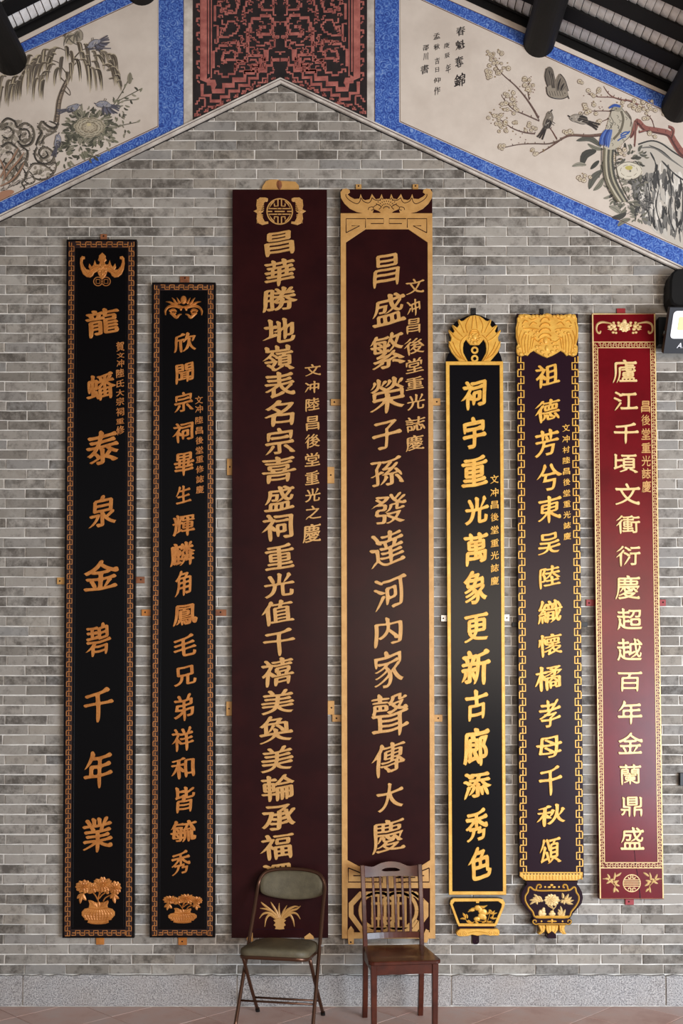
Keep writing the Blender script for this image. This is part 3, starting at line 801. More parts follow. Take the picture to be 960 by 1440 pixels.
for cx, cy, dx, L in ((70, 68, -12, 40), (60, 76, -14, 40), (66, 66, -5, 34), (84, 66, -8, 30), (90, 64, 2, 30), (96, 70, 4, 38), (76, 70, -9, 44), (110, 62, 6, 34), (118, 66, 8, 34), (126, 72, 8, 36), (132, 70, 12, 34), (140, 72, 14, 32), (148, 76, 12, 40),
                      (104, 84, 6, 44), (112, 86, 8, 40), (120, 88, 6, 46), (128, 96, 8, 40), (136, 96, 10, 34), (144, 94, 12, 30), (152, 98, 14, 24), (154, 74, 8, 26), (78, 88, -10, 38), (68, 90, -12, 42), (58, 92, -10, 46), (48, 94, -8, 44), (52, 84, -12, 36),
                      (40, 98, -8, 50), (34, 104, -6, 46), (26, 108, -8, 48), (18, 110, -8, 44), (10, 108, -8, 44), (4, 106, -8, 50), (62, 106, -6, 44), (54, 110, -6, 46), (88, 82, -6, 34), (98, 88, 2, 34), (150, 88, 12, 30), (160, 104, 6, 20), (44, 80, -10, 26)):
    frond(cx + U(-3, 3), cy + U(-4, 3), dx * U(.7, 1.5), L * U(.6, 1.05), (92, 80, 66) if U(0, 1) < .6 else (70, 60, 50))
    if U(0, 1) < .7: frond(cx + dx * .3 + U(-5, 5), cy + U(4, 14), dx * U(.6, 1.4), L * U(.45, .8), (84, 74, 62))
A.build('painted_willow', mL)
A = Paint(MB_)                                  # rocks and roots
DK = (62, 56, 50); MD = (128, 118, 104); LT = (170, 158, 142)
WS = ((150, 138, 122), (120, 110, 96), (176, 164, 146))
def wash(pts, c, n, w0, w1, rx, ry):
    for _ in range(n):
        x, y = pts[RND.randrange(len(pts))]; x += U(-rx, rx); y += U(-ry, ry); a = U(0, 6.3); l = U(4, 9)
        A.stroke([(x, y), (x + l * .5 * cos(a), y + l * .5 * sin(a)), (x + l * cos(a + .6), y + l * sin(a + .6))], U(w0, w1), c[RND.randrange(len(c))], TIP, 2, int(U(-12, 12)))
wash([(8, 176), (20, 180), (34, 182), (40, 194), (30, 202), (14, 196), (6, 206), (22, 216), (32, 226), (12, 230), (24, 242), (8, 250)], WS, 90, 3, 7, 6, 6)
wash([(62, 178), (72, 184), (58, 200), (64, 212), (58, 222), (70, 222), (54, 240), (66, 242)], WS, 60, 2.5, 5, 5, 5)
def swirl(cx, cy, r, c, w=1.2, n=1.3, a0=0., sq=.85):
    A.stroke([(cx + r * (1 - .72 * t / 9) * cos(a0 + n * 2 * pi * t / 9), cy + sq * r * (1 - .72 * t / 9) * sin(a0 + n * 2 * pi * t / 9)) for t in range(10)], w, c, TIP, 3)
BL = [([(2, 172), (10, 166), (20, 170), (24, 178), (34, 172), (44, 178), (47, 190), (43, 201), (32, 205), (24, 198)], 2.4), ([(28, 182), (38, 182), (41, 192), (34, 199), (27, 194), (30, 188)], 2.0), ([(4, 182), (12, 178), (18, 186), (12, 194), (4, 192)], 2.0),
      ([(2, 206), (12, 200), (24, 208), (28, 220), (22, 234), (28, 246)], 2.2), ([(30, 206), (38, 212), (36, 224), (28, 232), (26, 244), (16, 256)], 2.2), ([(8, 214), (16, 214), (18, 224), (10, 230), (4, 226)], 1.8), ([(0, 236), (10, 238), (18, 248), (10, 258)], 2),
      ([(82, 172), (76, 180), (66, 176), (58, 170), (54, 178), (58, 186), (54, 194), (50, 204)], 2.6), ([(52, 206), (48, 216), (52, 226), (62, 230), (72, 226), (75, 216), (68, 208), (60, 206), (54, 214), (60, 222), (67, 218), (64, 212)], 2.1), ([(70, 170), (80, 176), (72, 186), (62, 192), (58, 202)], 1.6),
      ([(40, 238), (46, 230), (56, 230), (66, 234), (74, 242), (66, 250), (54, 252), (44, 248)], 1.6), ([(70, 232), (78, 228), (76, 240), (70, 246)], 1.4), ([(32, 236), (36, 246), (30, 256), (34, 264)], 1.6), ([(36, 250), (40, 240), (48, 252), (40, 258), (34, 254)], 1.3)]
for p, w in BL:
    A.stroke([(x + 1.2, y + 1.4) for x, y in p], w * 1.5, (112, 102, 88), TIP, 4); A.stroke(p, w, DK, lambda t: .55 + .45 * sin(9 * t), 4)
    for x, y in catmull(p, 3): 
        if U(0, 1) < .6: A.blot(x + U(-1.5, 1.5), y + U(-1.5, 1.5), U(.6, 1.6), U(.5, 1.2), DK, 6)
for _ in range(90):
    x, y = U(0, 44), U(170, 262); l = U(3, 8); a = U(.8, 2.4); A.stroke([(x, y), (x + l * .6 * cos(a), y + l * .6 * sin(a)), (x + l * cos(a + .7), y + l * sin(a + .7))], U(.5, 1.3), DK if U(0, 1) < .6 else MD, TIP, 2, int(U(-10, 20)))
for p in ([(0, 250), (8, 236), (18, 222), (26, 208)], [(4, 254), (14, 240), (26, 226), (34, 214)], [(0, 262), (16, 254), (28, 240), (34, 228)], [(0, 224), (6, 238), (6, 254)]):
    A.stroke(p, 3.2, (158, 122, 98), TIP); A.stroke([(x + 1.6, y + .6) for x, y in p], .9, DK, TIP)
for _ in range(34): x = U(0, 40); y = 272 - .42 * x + U(-8, -1); A.stroke([(x, y), (x + U(4, 10), y - U(1, 5))], U(.7, 1.6), DK, TIP, 0)
A.fill([(0, 271), (6, 268), (16, 267), (20, 270), (14, 275), (0, 282)], (176, 128, 100), smooth=2)
A.build('painted_rockery', mL)
A = Paint(MB_)                                  # leaves and peony
GR = [(132, 128, 106), (98, 96, 80), (154, 146, 126), (76, 74, 62)]
def leaves(cx, cy, rx, ry, n, l0=6, l1=11, cols=GR):
    for _ in range(n):
        a = U(0, 6.28); q = U(0, 1) ** .5; x, y = cx + rx * q * cos(a), cy + ry * q * sin(a); b = a + U(-.7, .7); l = U(l0, l1)
        A.leaf((x, y), (x + l * cos(b), y + l * .85 * sin(b)), l * .36, cols[RND.randrange(len(cols))], U(-.2, .2), (84, 80, 68))
leaves(126, 178, 32, 20, 150, 6, 12); leaves(112, 205, 18, 14, 70, 6, 12); leaves(140, 192, 16, 8, 40); leaves(104, 186, 10, 12, 26); leaves(92, 216, 12, 16, 22); leaves(165, 152, 12, 14, 22, 5, 8); leaves(150, 196, 8, 12, 12); leaves(128, 212, 8, 10, 10); leaves(120, 160, 14, 8, 20)
for p in ([(150, 160), (165, 140), (178, 118), (182, 106)], [(166, 142), (185, 132), (200, 124)], [(150, 180), (172, 176), (192, 172)], [(160, 150), (174, 142), (192, 140)]):
    A.stroke(p, 1.2, (96, 92, 76))
    for x, y in catmull(p, 2): A.leaf((x, y), (x + U(-7, 7), y + U(-6, 6)), 2.8, GR[RND.randrange(4)], .1)
A.leaf((182, 118), (183, 102), 7, (140, 132, 112), 0, (80, 76, 64))
leaves(176, 180, 6, 8, 8, 5, 8)
A.build('painted_leaves', mL); A = Paint(MB_)
for r, c in ((1.0, (176, 164, 140)), (.78, (188, 176, 152)), (.55, (166, 152, 128)), (.34, (192, 178, 152))):
    n = 11 if r > .7 else 8
    for i in range(n):
        a = 2 * pi * i / n + r; x, y = 126 + 20 * r * .72 * cos(a), 179 + 13 * r * .72 * sin(a)
        A.blot(x, y, 6.5 * r + 1.6, 4.2 * r + 1.2, c, 9); A.stroke([(126 + 19 * r * cos(a - .3), 179 + 12 * r * sin(a - .3)), (126 + 20.5 * r * cos(a), 179 + 13.5 * r * sin(a)), (126 + 19 * r * cos(a + .3), 179 + 12 * r * sin(a + .3))], .8, (98, 88, 72))
A.blot(125, 175, 4, 2.5, (206, 190, 150)); A.build('painted_peony', mL)
def bird(x, y, L, ang, body, wing, dark, up=0, blue=None):
    """small perching bird: tail, body, wing, head, beak; ang = heading in degrees, y down"""
    a = radians(ang); c, s = cos(a), sin(a)
    T = lambda u, v: (x + L * (u * c - v * s), y + L * (u * s + v * c))
    for k in (-.05, 0, .06): A.stroke([T(-.3, k), T(-.75, k * 2 + .02), T(-1.05, k * 3)], L * .1, dark, None, 2, int(U(-5, 15)))
    A.fill([T(-.45, .02), T(-.2, -.2), T(.2, -.24), T(.45, -.2), T(.5, .02), T(.25, .2), T(-.1, .22)], body, smooth=3)
    A.blot(*T(.48, -.14), L * .17, L * .15, body, 10)
    A.stroke([T(.62, -.14), T(.78, -.11)], L * .07, dark, None, 0); A.blot(*T(.5, -.18), L * .035, L * .035, (20, 18, 18), 6)
    for k in range(5):
        if up: A.leaf(T(.1 - k * .1, -.1), T(-.15 - k * .22, -.75 + k * .1), L * .17, wing if k % 2 else dark, .1, (60, 56, 52))
        else: A.leaf(T(.18, -.12 + k * .06), T(-.5 + k * .05, -.02 + k * .06), L * .13, wing if k % 2 else dark, -.05, (60, 56, 52))
    for k in range(9): q = U(-.3, .4); A.stroke([T(q, U(-.16, .12)), T(q - .1, U(-.14, .14))], .7, dark if k % 2 else (196, 186, 172), None, 0)
    if blue: A.stroke([T(-.3, -.05), T(.0, -.08)], L * .1, blue)
    for k in (0, .12): A.stroke([T(.05 + k, .2), T(.02 + k, .42)], .7, (90, 84, 76), None, 0)
    A.stroke([T(-.45, .02), T(-.2, -.2), T(.2, -.26), T(.45, -.29), T(.62, -.2)], .6, (70, 66, 62)); A.stroke([T(.6, -.06), T(.4, .14), T(.0, .24), T(-.3, .14)], .6, (80, 76, 70))
GB = (150, 148, 156); GW = (118, 116, 130); GD = (88, 84, 92)
A = Paint(MB_); bird(100, 153, 19, -12, GB, GW, GD); A.build('painted_bird', mL)
A = Paint(MB_); bird(148, 147, 20, 196, GB, GW, GD, 1); A.build('painted_bird', mL)
A = Paint(MB_); bird(81, 201, 19, -72, GB, GW, GD); A.build('painted_bird', mL)
A = Paint(MB_); bird(134, 60, 19, 160, GB, GW, GD, 1); A.stroke([(124, 70), (140, 68), (156, 68)], 1.4, GD); A.build('painted_bird', mL)

# --- middle fretwork panel
mC = thing('fretwork_panel', 'black panel with faded red angular fretwork under the roof ridge', 'mural', P(393, 60, .01), 'painted gable panels')
CB = lambda x: 172 - .4918 * (x - 271) if x < 393 else 112 + .4553 * (x - 393)
R = Relief(); R.plate([[(271, CB(271)), (393, CB(393)), (516, CB(516)), (516, -30), (381, -90), (271, -40)]], .004, MB_, .0008); R.build('black_ground', M_BLACKP, mC)
fret = Relief(); CX = 393.5
def fl_(pts, w):
    w = w * 1.3 + .3
    q = [pts[0]]
    for a, b in zip(pts, pts[1:]):                      # angular: every slanting run becomes little steps
        dx, dy = b[0] - a[0], b[1] - a[1]; n = 1 if abs(dx) > 2.4 * abs(dy) or abs(dy) > 2.4 * abs(dx) and min(abs(dx), abs(dy)) < 2 else 2
        if min(abs(dx), abs(dy)) < .6: q.append(b); continue
        for k in range(n): q += [(a[0] + dx * (k + 1) / n, a[1] + dy * k / n), (a[0] + dx * (k + 1) / n, a[1] + dy * (k + 1) / n)]
    pts = q
    """pts in the left half; mirrored on the right with that side's slightly shallower slope"""
    fret.ridge(pts, w, MB_, .0016, 0, flat=True); fret.ridge([(2 * CX - x + .5, y - .03 * (CX - x)) for x, y in pts], w, MB_, .0016, 0, flat=True)
S_ = .489
def dl(x, k): return (x, 112 + S_ * (393 - x) - k)      # a point k px above the slanting lower edge
fl_([(286, -30), (286, 112), (300, 120)], 7); fl_([(293, -30), (293, 104)], 1.6); fl_([(297, -30), (297, 110)], 1.2)
fl_([(284, 118), (284, 134), (296, 134), (296, 142), (310, 142), (310, 136), (322, 136), (322, 128), (336, 128), (336, 120), (350, 120), (350, 110), (362, 110), (362, 100), (374, 100), (374, 92), (382, 92), (382, 84), (393, 84)], 3.6)
fl_([(300, 120), (300, 128), (314, 128), (314, 120), (328, 120), (328, 112), (344, 112), (344, 102), (356, 102), (356, 92), (366, 92), (366, 84), (374, 84), (374, 70)], 5.5)
fl_([(302, 104), (302, 100), (312, 108), (330, 100), (330, 90), (344, 90), (344, 80), (350, 74)], 2.2)
fl_([(330, 98), (334, 92), (334, 86), (348, 86), (348, 78), (364, 78), (372, 86), (372, 96), (360, 100), (344, 104)], 3)
fl_([(336, 100), (352, 94), (364, 90), (360, 84), (352, 86)], 2)
fl_([(300, 96), (300, 72), (308, 64), (320, 60), (334, 62), (336, 74), (330, 84), (318, 88), (312, 82), (314, 74), (322, 72)], 2.8)
fl_([(306, 60), (306, 36), (300, 36)], 2.2); fl_([(306, 52), (322, 50), (332, 44), (336, 36), (330, 30), (320, 34), (316, 44)], 2)
fl_([(348, 74), (348, 40), (354, 26), (366, 22), (380, 26), (386, 36), (380, 48), (368, 52), (362, 46), (366, 38), (374, 38)], 3.4)
fl_([(360, 64), (372, 60), (386, 54), (386, 66), (378, 70)], 1.8)
fl_([(302, 30), (302, 8), (312, -4), (328, -4), (336, 6), (332, 18), (320, 20), (314, 12), (322, 6)], 2.6)
fl_([(340, 16), (346, 2), (358, -6), (374, -8), (384, 0), (384, 14), (372, 14), (364, 6), (370, 0)], 2.4)
fl_([(338, 30), (344, 18), (354, 12)], 1.6)
for k in range(16):
    y = -24 + k * 10
    if y < 120: fl_([(281, y), (277, y), (277, y + 5)], 2.4) if k % 2 else fl_([(281, y), (278, y - 3)], 1.6)
fl_([(274, 146), (280, 138), (288, 140), (288, 150), (280, 156), (274, 164)], 1.8); fl_([(292, 150), (304, 148), (316, 146)], 1.8)
for k in range(11):
    x = 276 + k * 10.5; fl_([dl(x, 7), dl(x + 5, 7 + (k % 2) * 3), dl(x + 5, 4)], 1.8)
fl_([(340, 128), (352, 122), (358, 114)], 2); fl_([(362, 116), (376, 104), (384, 100)], 2)
for _ in range(120):                                     # small steps and spurs of the pattern
    x, y = U(302, 388), U(-20, 96); l = U(3, 7); sx, sy = (l, 0) if U(0, 1) < .5 else (0, l)
    fl_([(x, y), (x + sx, y + sy), (x + sx + sy * .6, y + sy + sx * .6)], U(.9, 1.7))
fret.build('red_fretwork', M_REDP, mC)

# --- right mural
RI0 = lambda x: 172 + .4497 * (x - 562)
RO0 = lambda x: 180 + .4695 * (x - 527)
RTI = lambda x: .4557 * (x - 596)
RTO = lambda x: .44 * (x - 630)
PN = itertools.count()
mR = thing('painted_mural', 'plaster gable mural right of the ridge with plum blossom, small birds, blue pheasant and inscription', 'mural', P(760, 190, .01), 'painted gable panels')
R = Relief(); R.plate([[(527, RO0(527)), (1290, RO0(1290)), (1290, roofR(1290) + 3), (527, roofR(527) + 3)]], .004, MB_, .0008); R.build('plaster_ground', M_PLASTER, mR)
border(mR, [[(527, RO0(527)), (1290, RO0(1290)), (1290, RI0(1290)), (561, RI0(561)), (527, RI0(527))],
            [(527, RI0(527)), (561, RI0(561)), (561, RTI(561)), (527, RTI(527))],
            [(527, RTO(527)), (1290, RTO(1290)), (1290, RTI(1290)), (527, RTI(527) - .01)]], MB_)
outline(mR, [[(1290, RI0(1290) - 1.5), (562.5, RI0(562.5) - 1.5), (562.5, RTI(562.5) + 1.5), (1290, RTI(1290) + 1.5)], [(527, -60), (527, RO0(527)), (1290, RO0(1290))], [(527, RTO(527)), (1290, RTO(1290))]], MB_)
A = Paint(MB_)                                  # rock
A.fill([(897, 203), (915, 198), (930, 200), (948, 212), (962, 224), (1010, 240), (1010, 375), (960, 347), (940, 338), (920, 326), (912, 318), (902, 306), (892, 280), (886, 258), (894, 244), (906, 236), (904, 222)], (196, 186, 172), smooth=2)
INK = (66, 64, 62); GI = (120, 116, 110)
A.stroke([(897, 203), (915, 198), (930, 202), (950, 216), (985, 236)], 2.2, INK); A.stroke([(900, 208), (920, 208), (940, 222), (960, 236)], 3, GI, TIP); A.stroke([(912, 204), (930, 212), (944, 224)], 1.6, INK, TIP)
for _ in range(700):
    x = U(890, 990); y = U(214, 342); t_ = 206 + .62 * max(0, x - 915)
    bot = 306 + .45 * (x - 880) + 2
    l = U(6, 22)
    if y < t_ + 10 or y + l > bot: continue
    if x < 922 and y < 240: continue
    if x < 900 and y > 296: continue
    band = sin(x * .33 + sin(y * .05) * 2) + .3 * sin(y * .11)
    c = INK if band > .1 and U(0, 1) < .8 else (GI if U(0, 1) < .6 else (206, 198, 186))
    A.stroke([(x, y), (x + U(-1.5, 2), y + l * .5), (x + U(-1, 3), y + l)], U(2, 6.5) if c != INK else U(1.2, 5), c, TIP, 2, int(U(-14, 20)))
for p in ([(922, 238), (926, 262), (922, 290), (930, 320)], [(938, 240), (944, 268), (940, 300), (948, 326)], [(956, 250), (960, 280), (958, 316)], [(906, 246), (912, 270), (908, 296)], [(930, 226), (950, 246), (975, 262)], [(914, 214), (922, 232), (918, 250)]):
    A.stroke(p, 2.6, INK, lambda t: .4 + .6 * abs(sin(8 * t)), 4)
for _ in range(24): x, y = U(902, 950), U(250, 300); A.stroke([(x, y), (x + U(-1, 2), y + U(8, 22))], U(1, 2.2), (214, 206, 194), TIP, 0)
for _ in range(80):
    x, y = U(884, 915), U(245, 300); a = U(0, 6.3); A.stroke([(x, y), (x + 4 * cos(a), y + 4 * sin(a)), (x + 6 * cos(a + .8), y + 6 * sin(a + .8))], U(.8, 2), INK if U(0, 1) < .6 else GI, TIP, 2)
A.build('painted_rock', mR)
A = Paint(MB_)                                  # foliage
G2 = [(128, 124, 108), (98, 96, 86), (150, 144, 128), (74, 72, 66)]
leaves(880, 222, 26, 14, 44, 6, 12, G2); leaves(866, 262, 12, 22, 30, 6, 12, G2); leaves(893, 262, 14, 12, 24, 5, 10, G2); leaves(880, 284, 12, 16, 34, 7, 11, G2); leaves(898, 306, 9, 5, 14, 5, 8, G2)
for p0, p1, w, b in (((845, 206), (810, 198), 8, .2), ((848, 210), (826, 202), 6, -.1), ((838, 212), (818, 234), 11, .25), ((824, 232), (804, 234), 6, .1), ((842, 226), (830, 238), 6, 0), ((846, 240), (828, 266), 10, .12), ((848, 250), (834, 268), 7, -.1), ((844, 232), (862, 244), 7, .1), ((872, 300), (856, 290), 8, .1), ((880, 300), (860, 306), 8, -.1), ((886, 308), (868, 318), 7, .1), ((862, 272), (880, 262), 8, .2)):
    A.leaf(p0, p1, w, G2[RND.randrange(4)], b, (54, 56, 50))
A.stroke([(852, 214), (846, 232), (842, 250)], 1.2, (84, 84, 72)); A.build('painted_foliage', mR)
A = Paint(MB_)                                  # white peony
for r, n in ((1, 9), (.66, 7)):
    for i in range(n):
        a = 2 * pi * i / n + r; A.blot(884 + 14 * r * cos(a), 240 + 9 * r * sin(a), 6, 4.6, (216, 206, 186), 10); A.stroke([(884 + 18 * r * cos(a + t), 240 + 12.5 * r * sin(a + t)) for t in (-.3, -.1, .1, .3)], .7, (128, 118, 100))
A.blot(884, 236, 5.5, 3.5, (190, 176, 96)); A.stroke([(866, 246), (874, 252), (884, 254), (894, 251), (902, 246)], .9, (96, 90, 80)); A.stroke([(868, 234), (876, 229), (886, 228), (896, 231)], .8, (96, 90, 80)); A.build('painted_peony', mR)
A = Paint(MB_)                                  # plum branches
BR = (122, 84, 74); BD = (84, 60, 54)
def branch(pts, w, c=BR, dk=BD):
    ws = [w[0] + (w[1] - w[0]) * i / (len(pts) - 1) for i in range(len(pts))]
    A.stroke(pts, ws, c); A.stroke([(x, y + ww * .38) for (x, y), ww in zip(pts, ws)], [max(.6, ww * .3) for ww in ws], dk)
    q = catmull(pts, 3)
    for x, y in q[::2]: A.stroke([(x, y), (x + U(-2, 2), y - U(1.5, 3.5))], .8, dk, None, 0)
branch([(975, 224), (958, 214), (948, 200), (940, 188), (925, 184), (906, 180), (896, 170), (892, 182), (886, 192)], (11, 6), (146, 92, 82), (92, 60, 56))
branch([(944, 192), (946, 182), (940, 178)], (6, 4), (146, 92, 82)); branch([(893, 172), (893, 190), (892, 206)], (3.5, 2), (146, 100, 90)); branch([(898, 186), (914, 182)], (3, 2), (146, 92, 82))
branch([(848, 189), (828, 191), (804, 190), (792, 194), (780, 202), (768, 210), (757, 216)], (4.5, 1.2), (118, 92, 80))
branch([(790, 196), (772, 202), (752, 202), (730, 203), (706, 208)], (2.4, .9), (110, 92, 80)); branch([(783, 196), (776, 184), (771, 178)], (1.8, 1)); branch([(757, 166), (749, 152), (738, 136), (724, 120), (706, 104), (694, 88)], (3, .9), (116, 94, 84))
branch([(752, 188), (736, 186), (720, 180), (706, 170), (690, 160)], (2.2, .7), (116, 94, 84)); branch([(758, 170), (740, 162), (722, 154), (712, 144), (706, 136)], (2, .7), (116, 94, 84)); branch([(744, 140), (742, 124), (746, 112)], (1.5, .7), (116, 94, 84))
branch([(905, 152), (886, 142), (872, 140), (858, 134), (850, 124)], (3.2, 1), (140, 100, 88)); branch([(880, 142), (862, 137), (840, 136), (826, 132)], (2, .7), (140, 100, 88)); branch([(868, 157), (852, 156), (836, 156), (822, 156)], (1.4, .6)); branch([(862, 164), (848, 170), (836, 174)], (1.2, .6)); branch([(908, 160), (916, 168), (920, 180)], (1.6, .8))
A.build('painted_plum_branch', mR)
A = Paint(MB_)
def plum(x, y, r=2.6):
    for k in range(5): a = 1.257 * k + U(-.2, .2); A.blot(x + r * .72 * cos(a), y + r * .72 * sin(a), r * .56, r * .56, (208, 192, 168), 6, int(U(-14, 6)))
    A.stroke([(x + r * 1.25 * cos(1.0 * t), y + r * 1.25 * sin(1.0 * t)) for t in range(7)], .55, (116, 96, 78), None, 2); A.blot(x, y, r * .34, r * .34, (142, 116, 66), 5)
for cx, cy, rx, ry, n in ((694, 76, 10, 9, 15), (694, 98, 11, 11, 17), (712, 94, 5, 6, 4), (716, 134, 7, 7, 11), (714, 152, 13, 8, 16), (742, 118, 8, 9, 13), (742, 128, 5, 5, 4), (700, 168, 14, 8, 12), (690, 158, 5, 4, 3), (714, 178, 14, 7, 14), (744, 178, 10, 6, 9), (704, 206, 8, 5, 7), (756, 212, 10, 5, 8), (818, 114, 4, 3, 2), (838, 130, 12, 5, 8), (828, 148, 8, 6, 8), (828, 156, 12, 4, 6), (870, 146, 6, 4, 4), (902, 148, 18, 8, 26), (914, 160, 10, 8, 12), (916, 190, 6, 4, 4), (868, 218, 10, 8, 9), (822, 248, 8, 6, 6), (866, 206, 10, 5, 6), (836, 174, 8, 5, 6), (798, 184, 8, 4, 5), (688, 104, 3, 10, 4), (706, 72, 2, 5, 2), (940, 158, 8, 4, 6), (812, 250, 7, 3, 3)):
    for _ in range(n): (plum(cx + U(-rx, rx), cy + U(-ry, ry), U(1.7, 2.9)) if U(0, 1) < .62 else A.blot(cx + U(-rx, rx), cy + U(-ry, ry), 1.1, 1.1, (150, 128, 96), 6))
for _ in range(50): x, y = RND.choice([(694, 90), (714, 150), (742, 120), (700, 170), (730, 190), (834, 140), (900, 150)]); A.blot(x + U(-14, 14), y + U(-14, 14), .8, .8, (120, 84, 70), 5)
A.build('painted_plum_blossom', mR)
BB = (132, 120, 106); BW = (104, 94, 84); BK = (56, 49, 46)
A = Paint(MB_); bird(770, 172, 24, -62, BB, BW, BK); A.build('painted_bird', mR)
A = Paint(MB_); bird(817, 168, 25, 205, (160, 148, 134), BW, BK); A.build('painted_bird', mR)
A = Paint(MB_)                                  # diving sparrow
A.fill([(769, 96), (774, 94), (778, 100), (778, 110), (782, 118), (780, 130), (771, 124), (767, 110)], BW, smooth=3)
A.fill([(786, 104), (792, 108), (796, 120), (798, 130), (790, 136), (780, 130), (780, 118)], BB, smooth=3)
A.fill([(769, 122), (778, 120), (790, 124), (798, 130), (798, 135), (790, 138), (778, 137), (770, 133)], (150, 138, 122), smooth=3)
for k in range(5): A.leaf((776 + k, 124), (769 + k * 2, 96 + k * 2), 2.6, BK if k % 2 else BB, .05, (50, 46, 44)); A.leaf((782 + k * 2, 128), (786 + k * 2.4, 106 + k * 3.6), 2.8, BK if k % 2 else BB, -.05, (50, 46, 44))
A.stroke([(768, 122), (770, 133), (778, 138), (790, 139), (798, 136)], 1.1, BK); A.stroke([(798, 134), (800, 139)], 1.3, BK, None, 0); A.stroke([(768, 96), (766, 108), (770, 122)], 1, BK); A.stroke([(787, 104), (794, 112), (799, 128)], 1, BK); A.blot(794, 131, .8, .8, (20, 18, 18), 6)
for k in range(6): A.stroke([(772 + k * 3.5, 128), (774 + k * 3.5, 135)], .6, BK, None, 0)
A.build('painted_bird', mR)
A = Paint(MB_)                                  # blue pheasant
for k, c in enumerate(((120, 112, 92), (192, 182, 158), (96, 92, 82), (170, 162, 138), (84, 82, 74))):
    A.stroke([(850 + k * 3, 206), (849 + k * 3, 228), (851 + k * 3.4, 250), (859 + k * 3.4, 268), (870 + k * 3, 284)], 2.7, c)
A.fill([(862, 150), (872, 150), (880, 160), (888, 172), (886, 190), (876, 200), (864, 210), (850, 208), (848, 194), (856, 182), (862, 172), (858, 162)], (192, 182, 162), smooth=3)
for p in ([(862, 150), (858, 162), (862, 172), (856, 182), (848, 194)], [(872, 150), (880, 160), (888, 172), (886, 190), (876, 200)], [(846, 208), (846, 230), (850, 254), (858, 272), (868, 286)], [(866, 208), (866, 232), (872, 256), (884, 280)]): A.stroke(p, .9, (74, 68, 60))
for k in range(22): x, y = U(852, 882), U(160, 204); A.stroke([(x, y), (x + 2.5, y + 2.2), (x + 1, y + 4.5)], .8, (110, 104, 92))
for k in range(5): A.leaf((852 + k * 2, 182), (843 + k * 3, 204 + k), 5, ((64, 92, 164), (96, 122, 184), (52, 70, 130))[k % 3], .05, (40, 48, 90))
A.stroke([(873, 156), (876, 168), (872, 184), (862, 196)], 3.4, (112, 104, 88)); A.stroke([(880, 156), (887, 166), (886, 178)], 1.5, (120, 110, 96))
A.blot(868, 152, 6.5, 5.5, (158, 150, 130)); A.stroke([(872, 150), (864, 148), (856, 152)], [3, 4, 2], (58, 88, 160)); A.stroke([(864, 155), (857, 156)], 1.4, (70, 64, 60), None, 0); A.blot(866, 153, .9, .9, (20, 20, 20), 6)
for p in ([(872, 192), (882, 188), (885, 184)], [(868, 198), (874, 194), (880, 192)], [(884, 186), (878, 186), (872, 190)]): A.stroke(p, 2, (58, 92, 158))
A.build('painted_pheasant', mR)
INKM = mat('writing_ink', (44, 38, 36), 0.8)
for ch, x, y, w, h in (('春', 647.5, 44, 13, 14), ('魁', 647, 63, 13, 15), ('奪', 645.5, 87, 12, 16), ('錦', 646, 112, 16, 20),
                       ('庚', 628, 64, 8, 8), ('辰', 628.5, 78, 7, 9), ('年', 630, 96.5, 7.5, 13),
                       ('孟', 614, 51, 10, 10), ('秋', 614, 66, 9, 9.5), ('吉', 614.5, 86, 7, 10), ('日', 614.5, 98, 5.5, 8), ('仰', 614.5, 113, 10, 8), ('作', 614.5, 128, 9, 12),
                       ('邵', 598.5, 67, 9, 9), ('川', 598.5, 79, 7, 11), ('書', 597, 98, 12, 14)):
    character(ch, (x - w / 2, y - h / 2, x + w / 2, y + h / 2), XING, INKM, mR, MB_, .0008, .0002, 'inked_character')
# ------------------------------------------------------------ hanging plaques
PG = 'tall calligraphy plaques hung side by side'
def lerp(a, b, t): return a + (b - a) * t
def fret_band(_, a, b, side, w, period, lw, base, h=.0012, m=None, parent=None):
    R = Relief(); _fb(R, a, b, side, w, period, lw, base, h); R.build('key_pattern_border', m, parent)
def _fb(R, a, b, side, w, period, lw, base, h):
    """key pattern along the line a-b; side = +1 when the band lies to the right of / below that line"""
    L = hypot(b[0] - a[0], b[1] - a[1]); n = max(2, round(L / period)); p = L / n
    t = ((b[0] - a[0]) / L, (b[1] - a[1]) / L); nn = (-t[1] * side, t[0] * side)
    W_ = w - lw
    def q(u, v): return (a[0] + t[0] * v + nn[0] * (lw / 2 + u * W_), a[1] + t[1] * v + nn[1] * (lw / 2 + u * W_))
    for k in range(n):
        v = k * p; g = lw * .5
        R.ridge([q(0, v + g), q(0, v + .5 * p), q(1, v + .5 * p), q(1, v + p - .1), q(0, v + p)], lw, base, h, 0, flat=True)
        R.ridge([q(.5, v + .5 * p - lw * .4), q(.5, v + lw * 1.15)], lw * .9, base, h * .9, 0, flat=True)
        R.ridge([q(.5, v + p - lw * .4), q(.5, v + .5 * p + lw * 1.15)], lw * .9, base, h * .9, 0, flat=True)
def quad(tl, tr, br, bl, inset=0, it=None, ib=None):
    it = inset if it is None else it; ib = inset if ib is None else ib
    return [(tl[0] + inset, tl[1] + it), (tr[0] - inset, tr[1] + it), (br[0] - inset, br[1] - ib), (bl[0] + inset, bl[1] - ib)]
def tab(parent, x0, y0, x1, y1, m, base=.0, top=.012, nail=None, shape=None, label=None):
    R = Relief(); R.plate([shape or [(x0, y0), (x1, y0), (x1, y1), (x0, y1)]], base, top, .001); o = R.build('hanging_tab', m, parent)
    if nail: N_ = Relief(); N_.dome(nail[0], nail[1], 1.3, 1.3, top, .004, 8); N_.build('nail', M_NAIL, o)
    return o
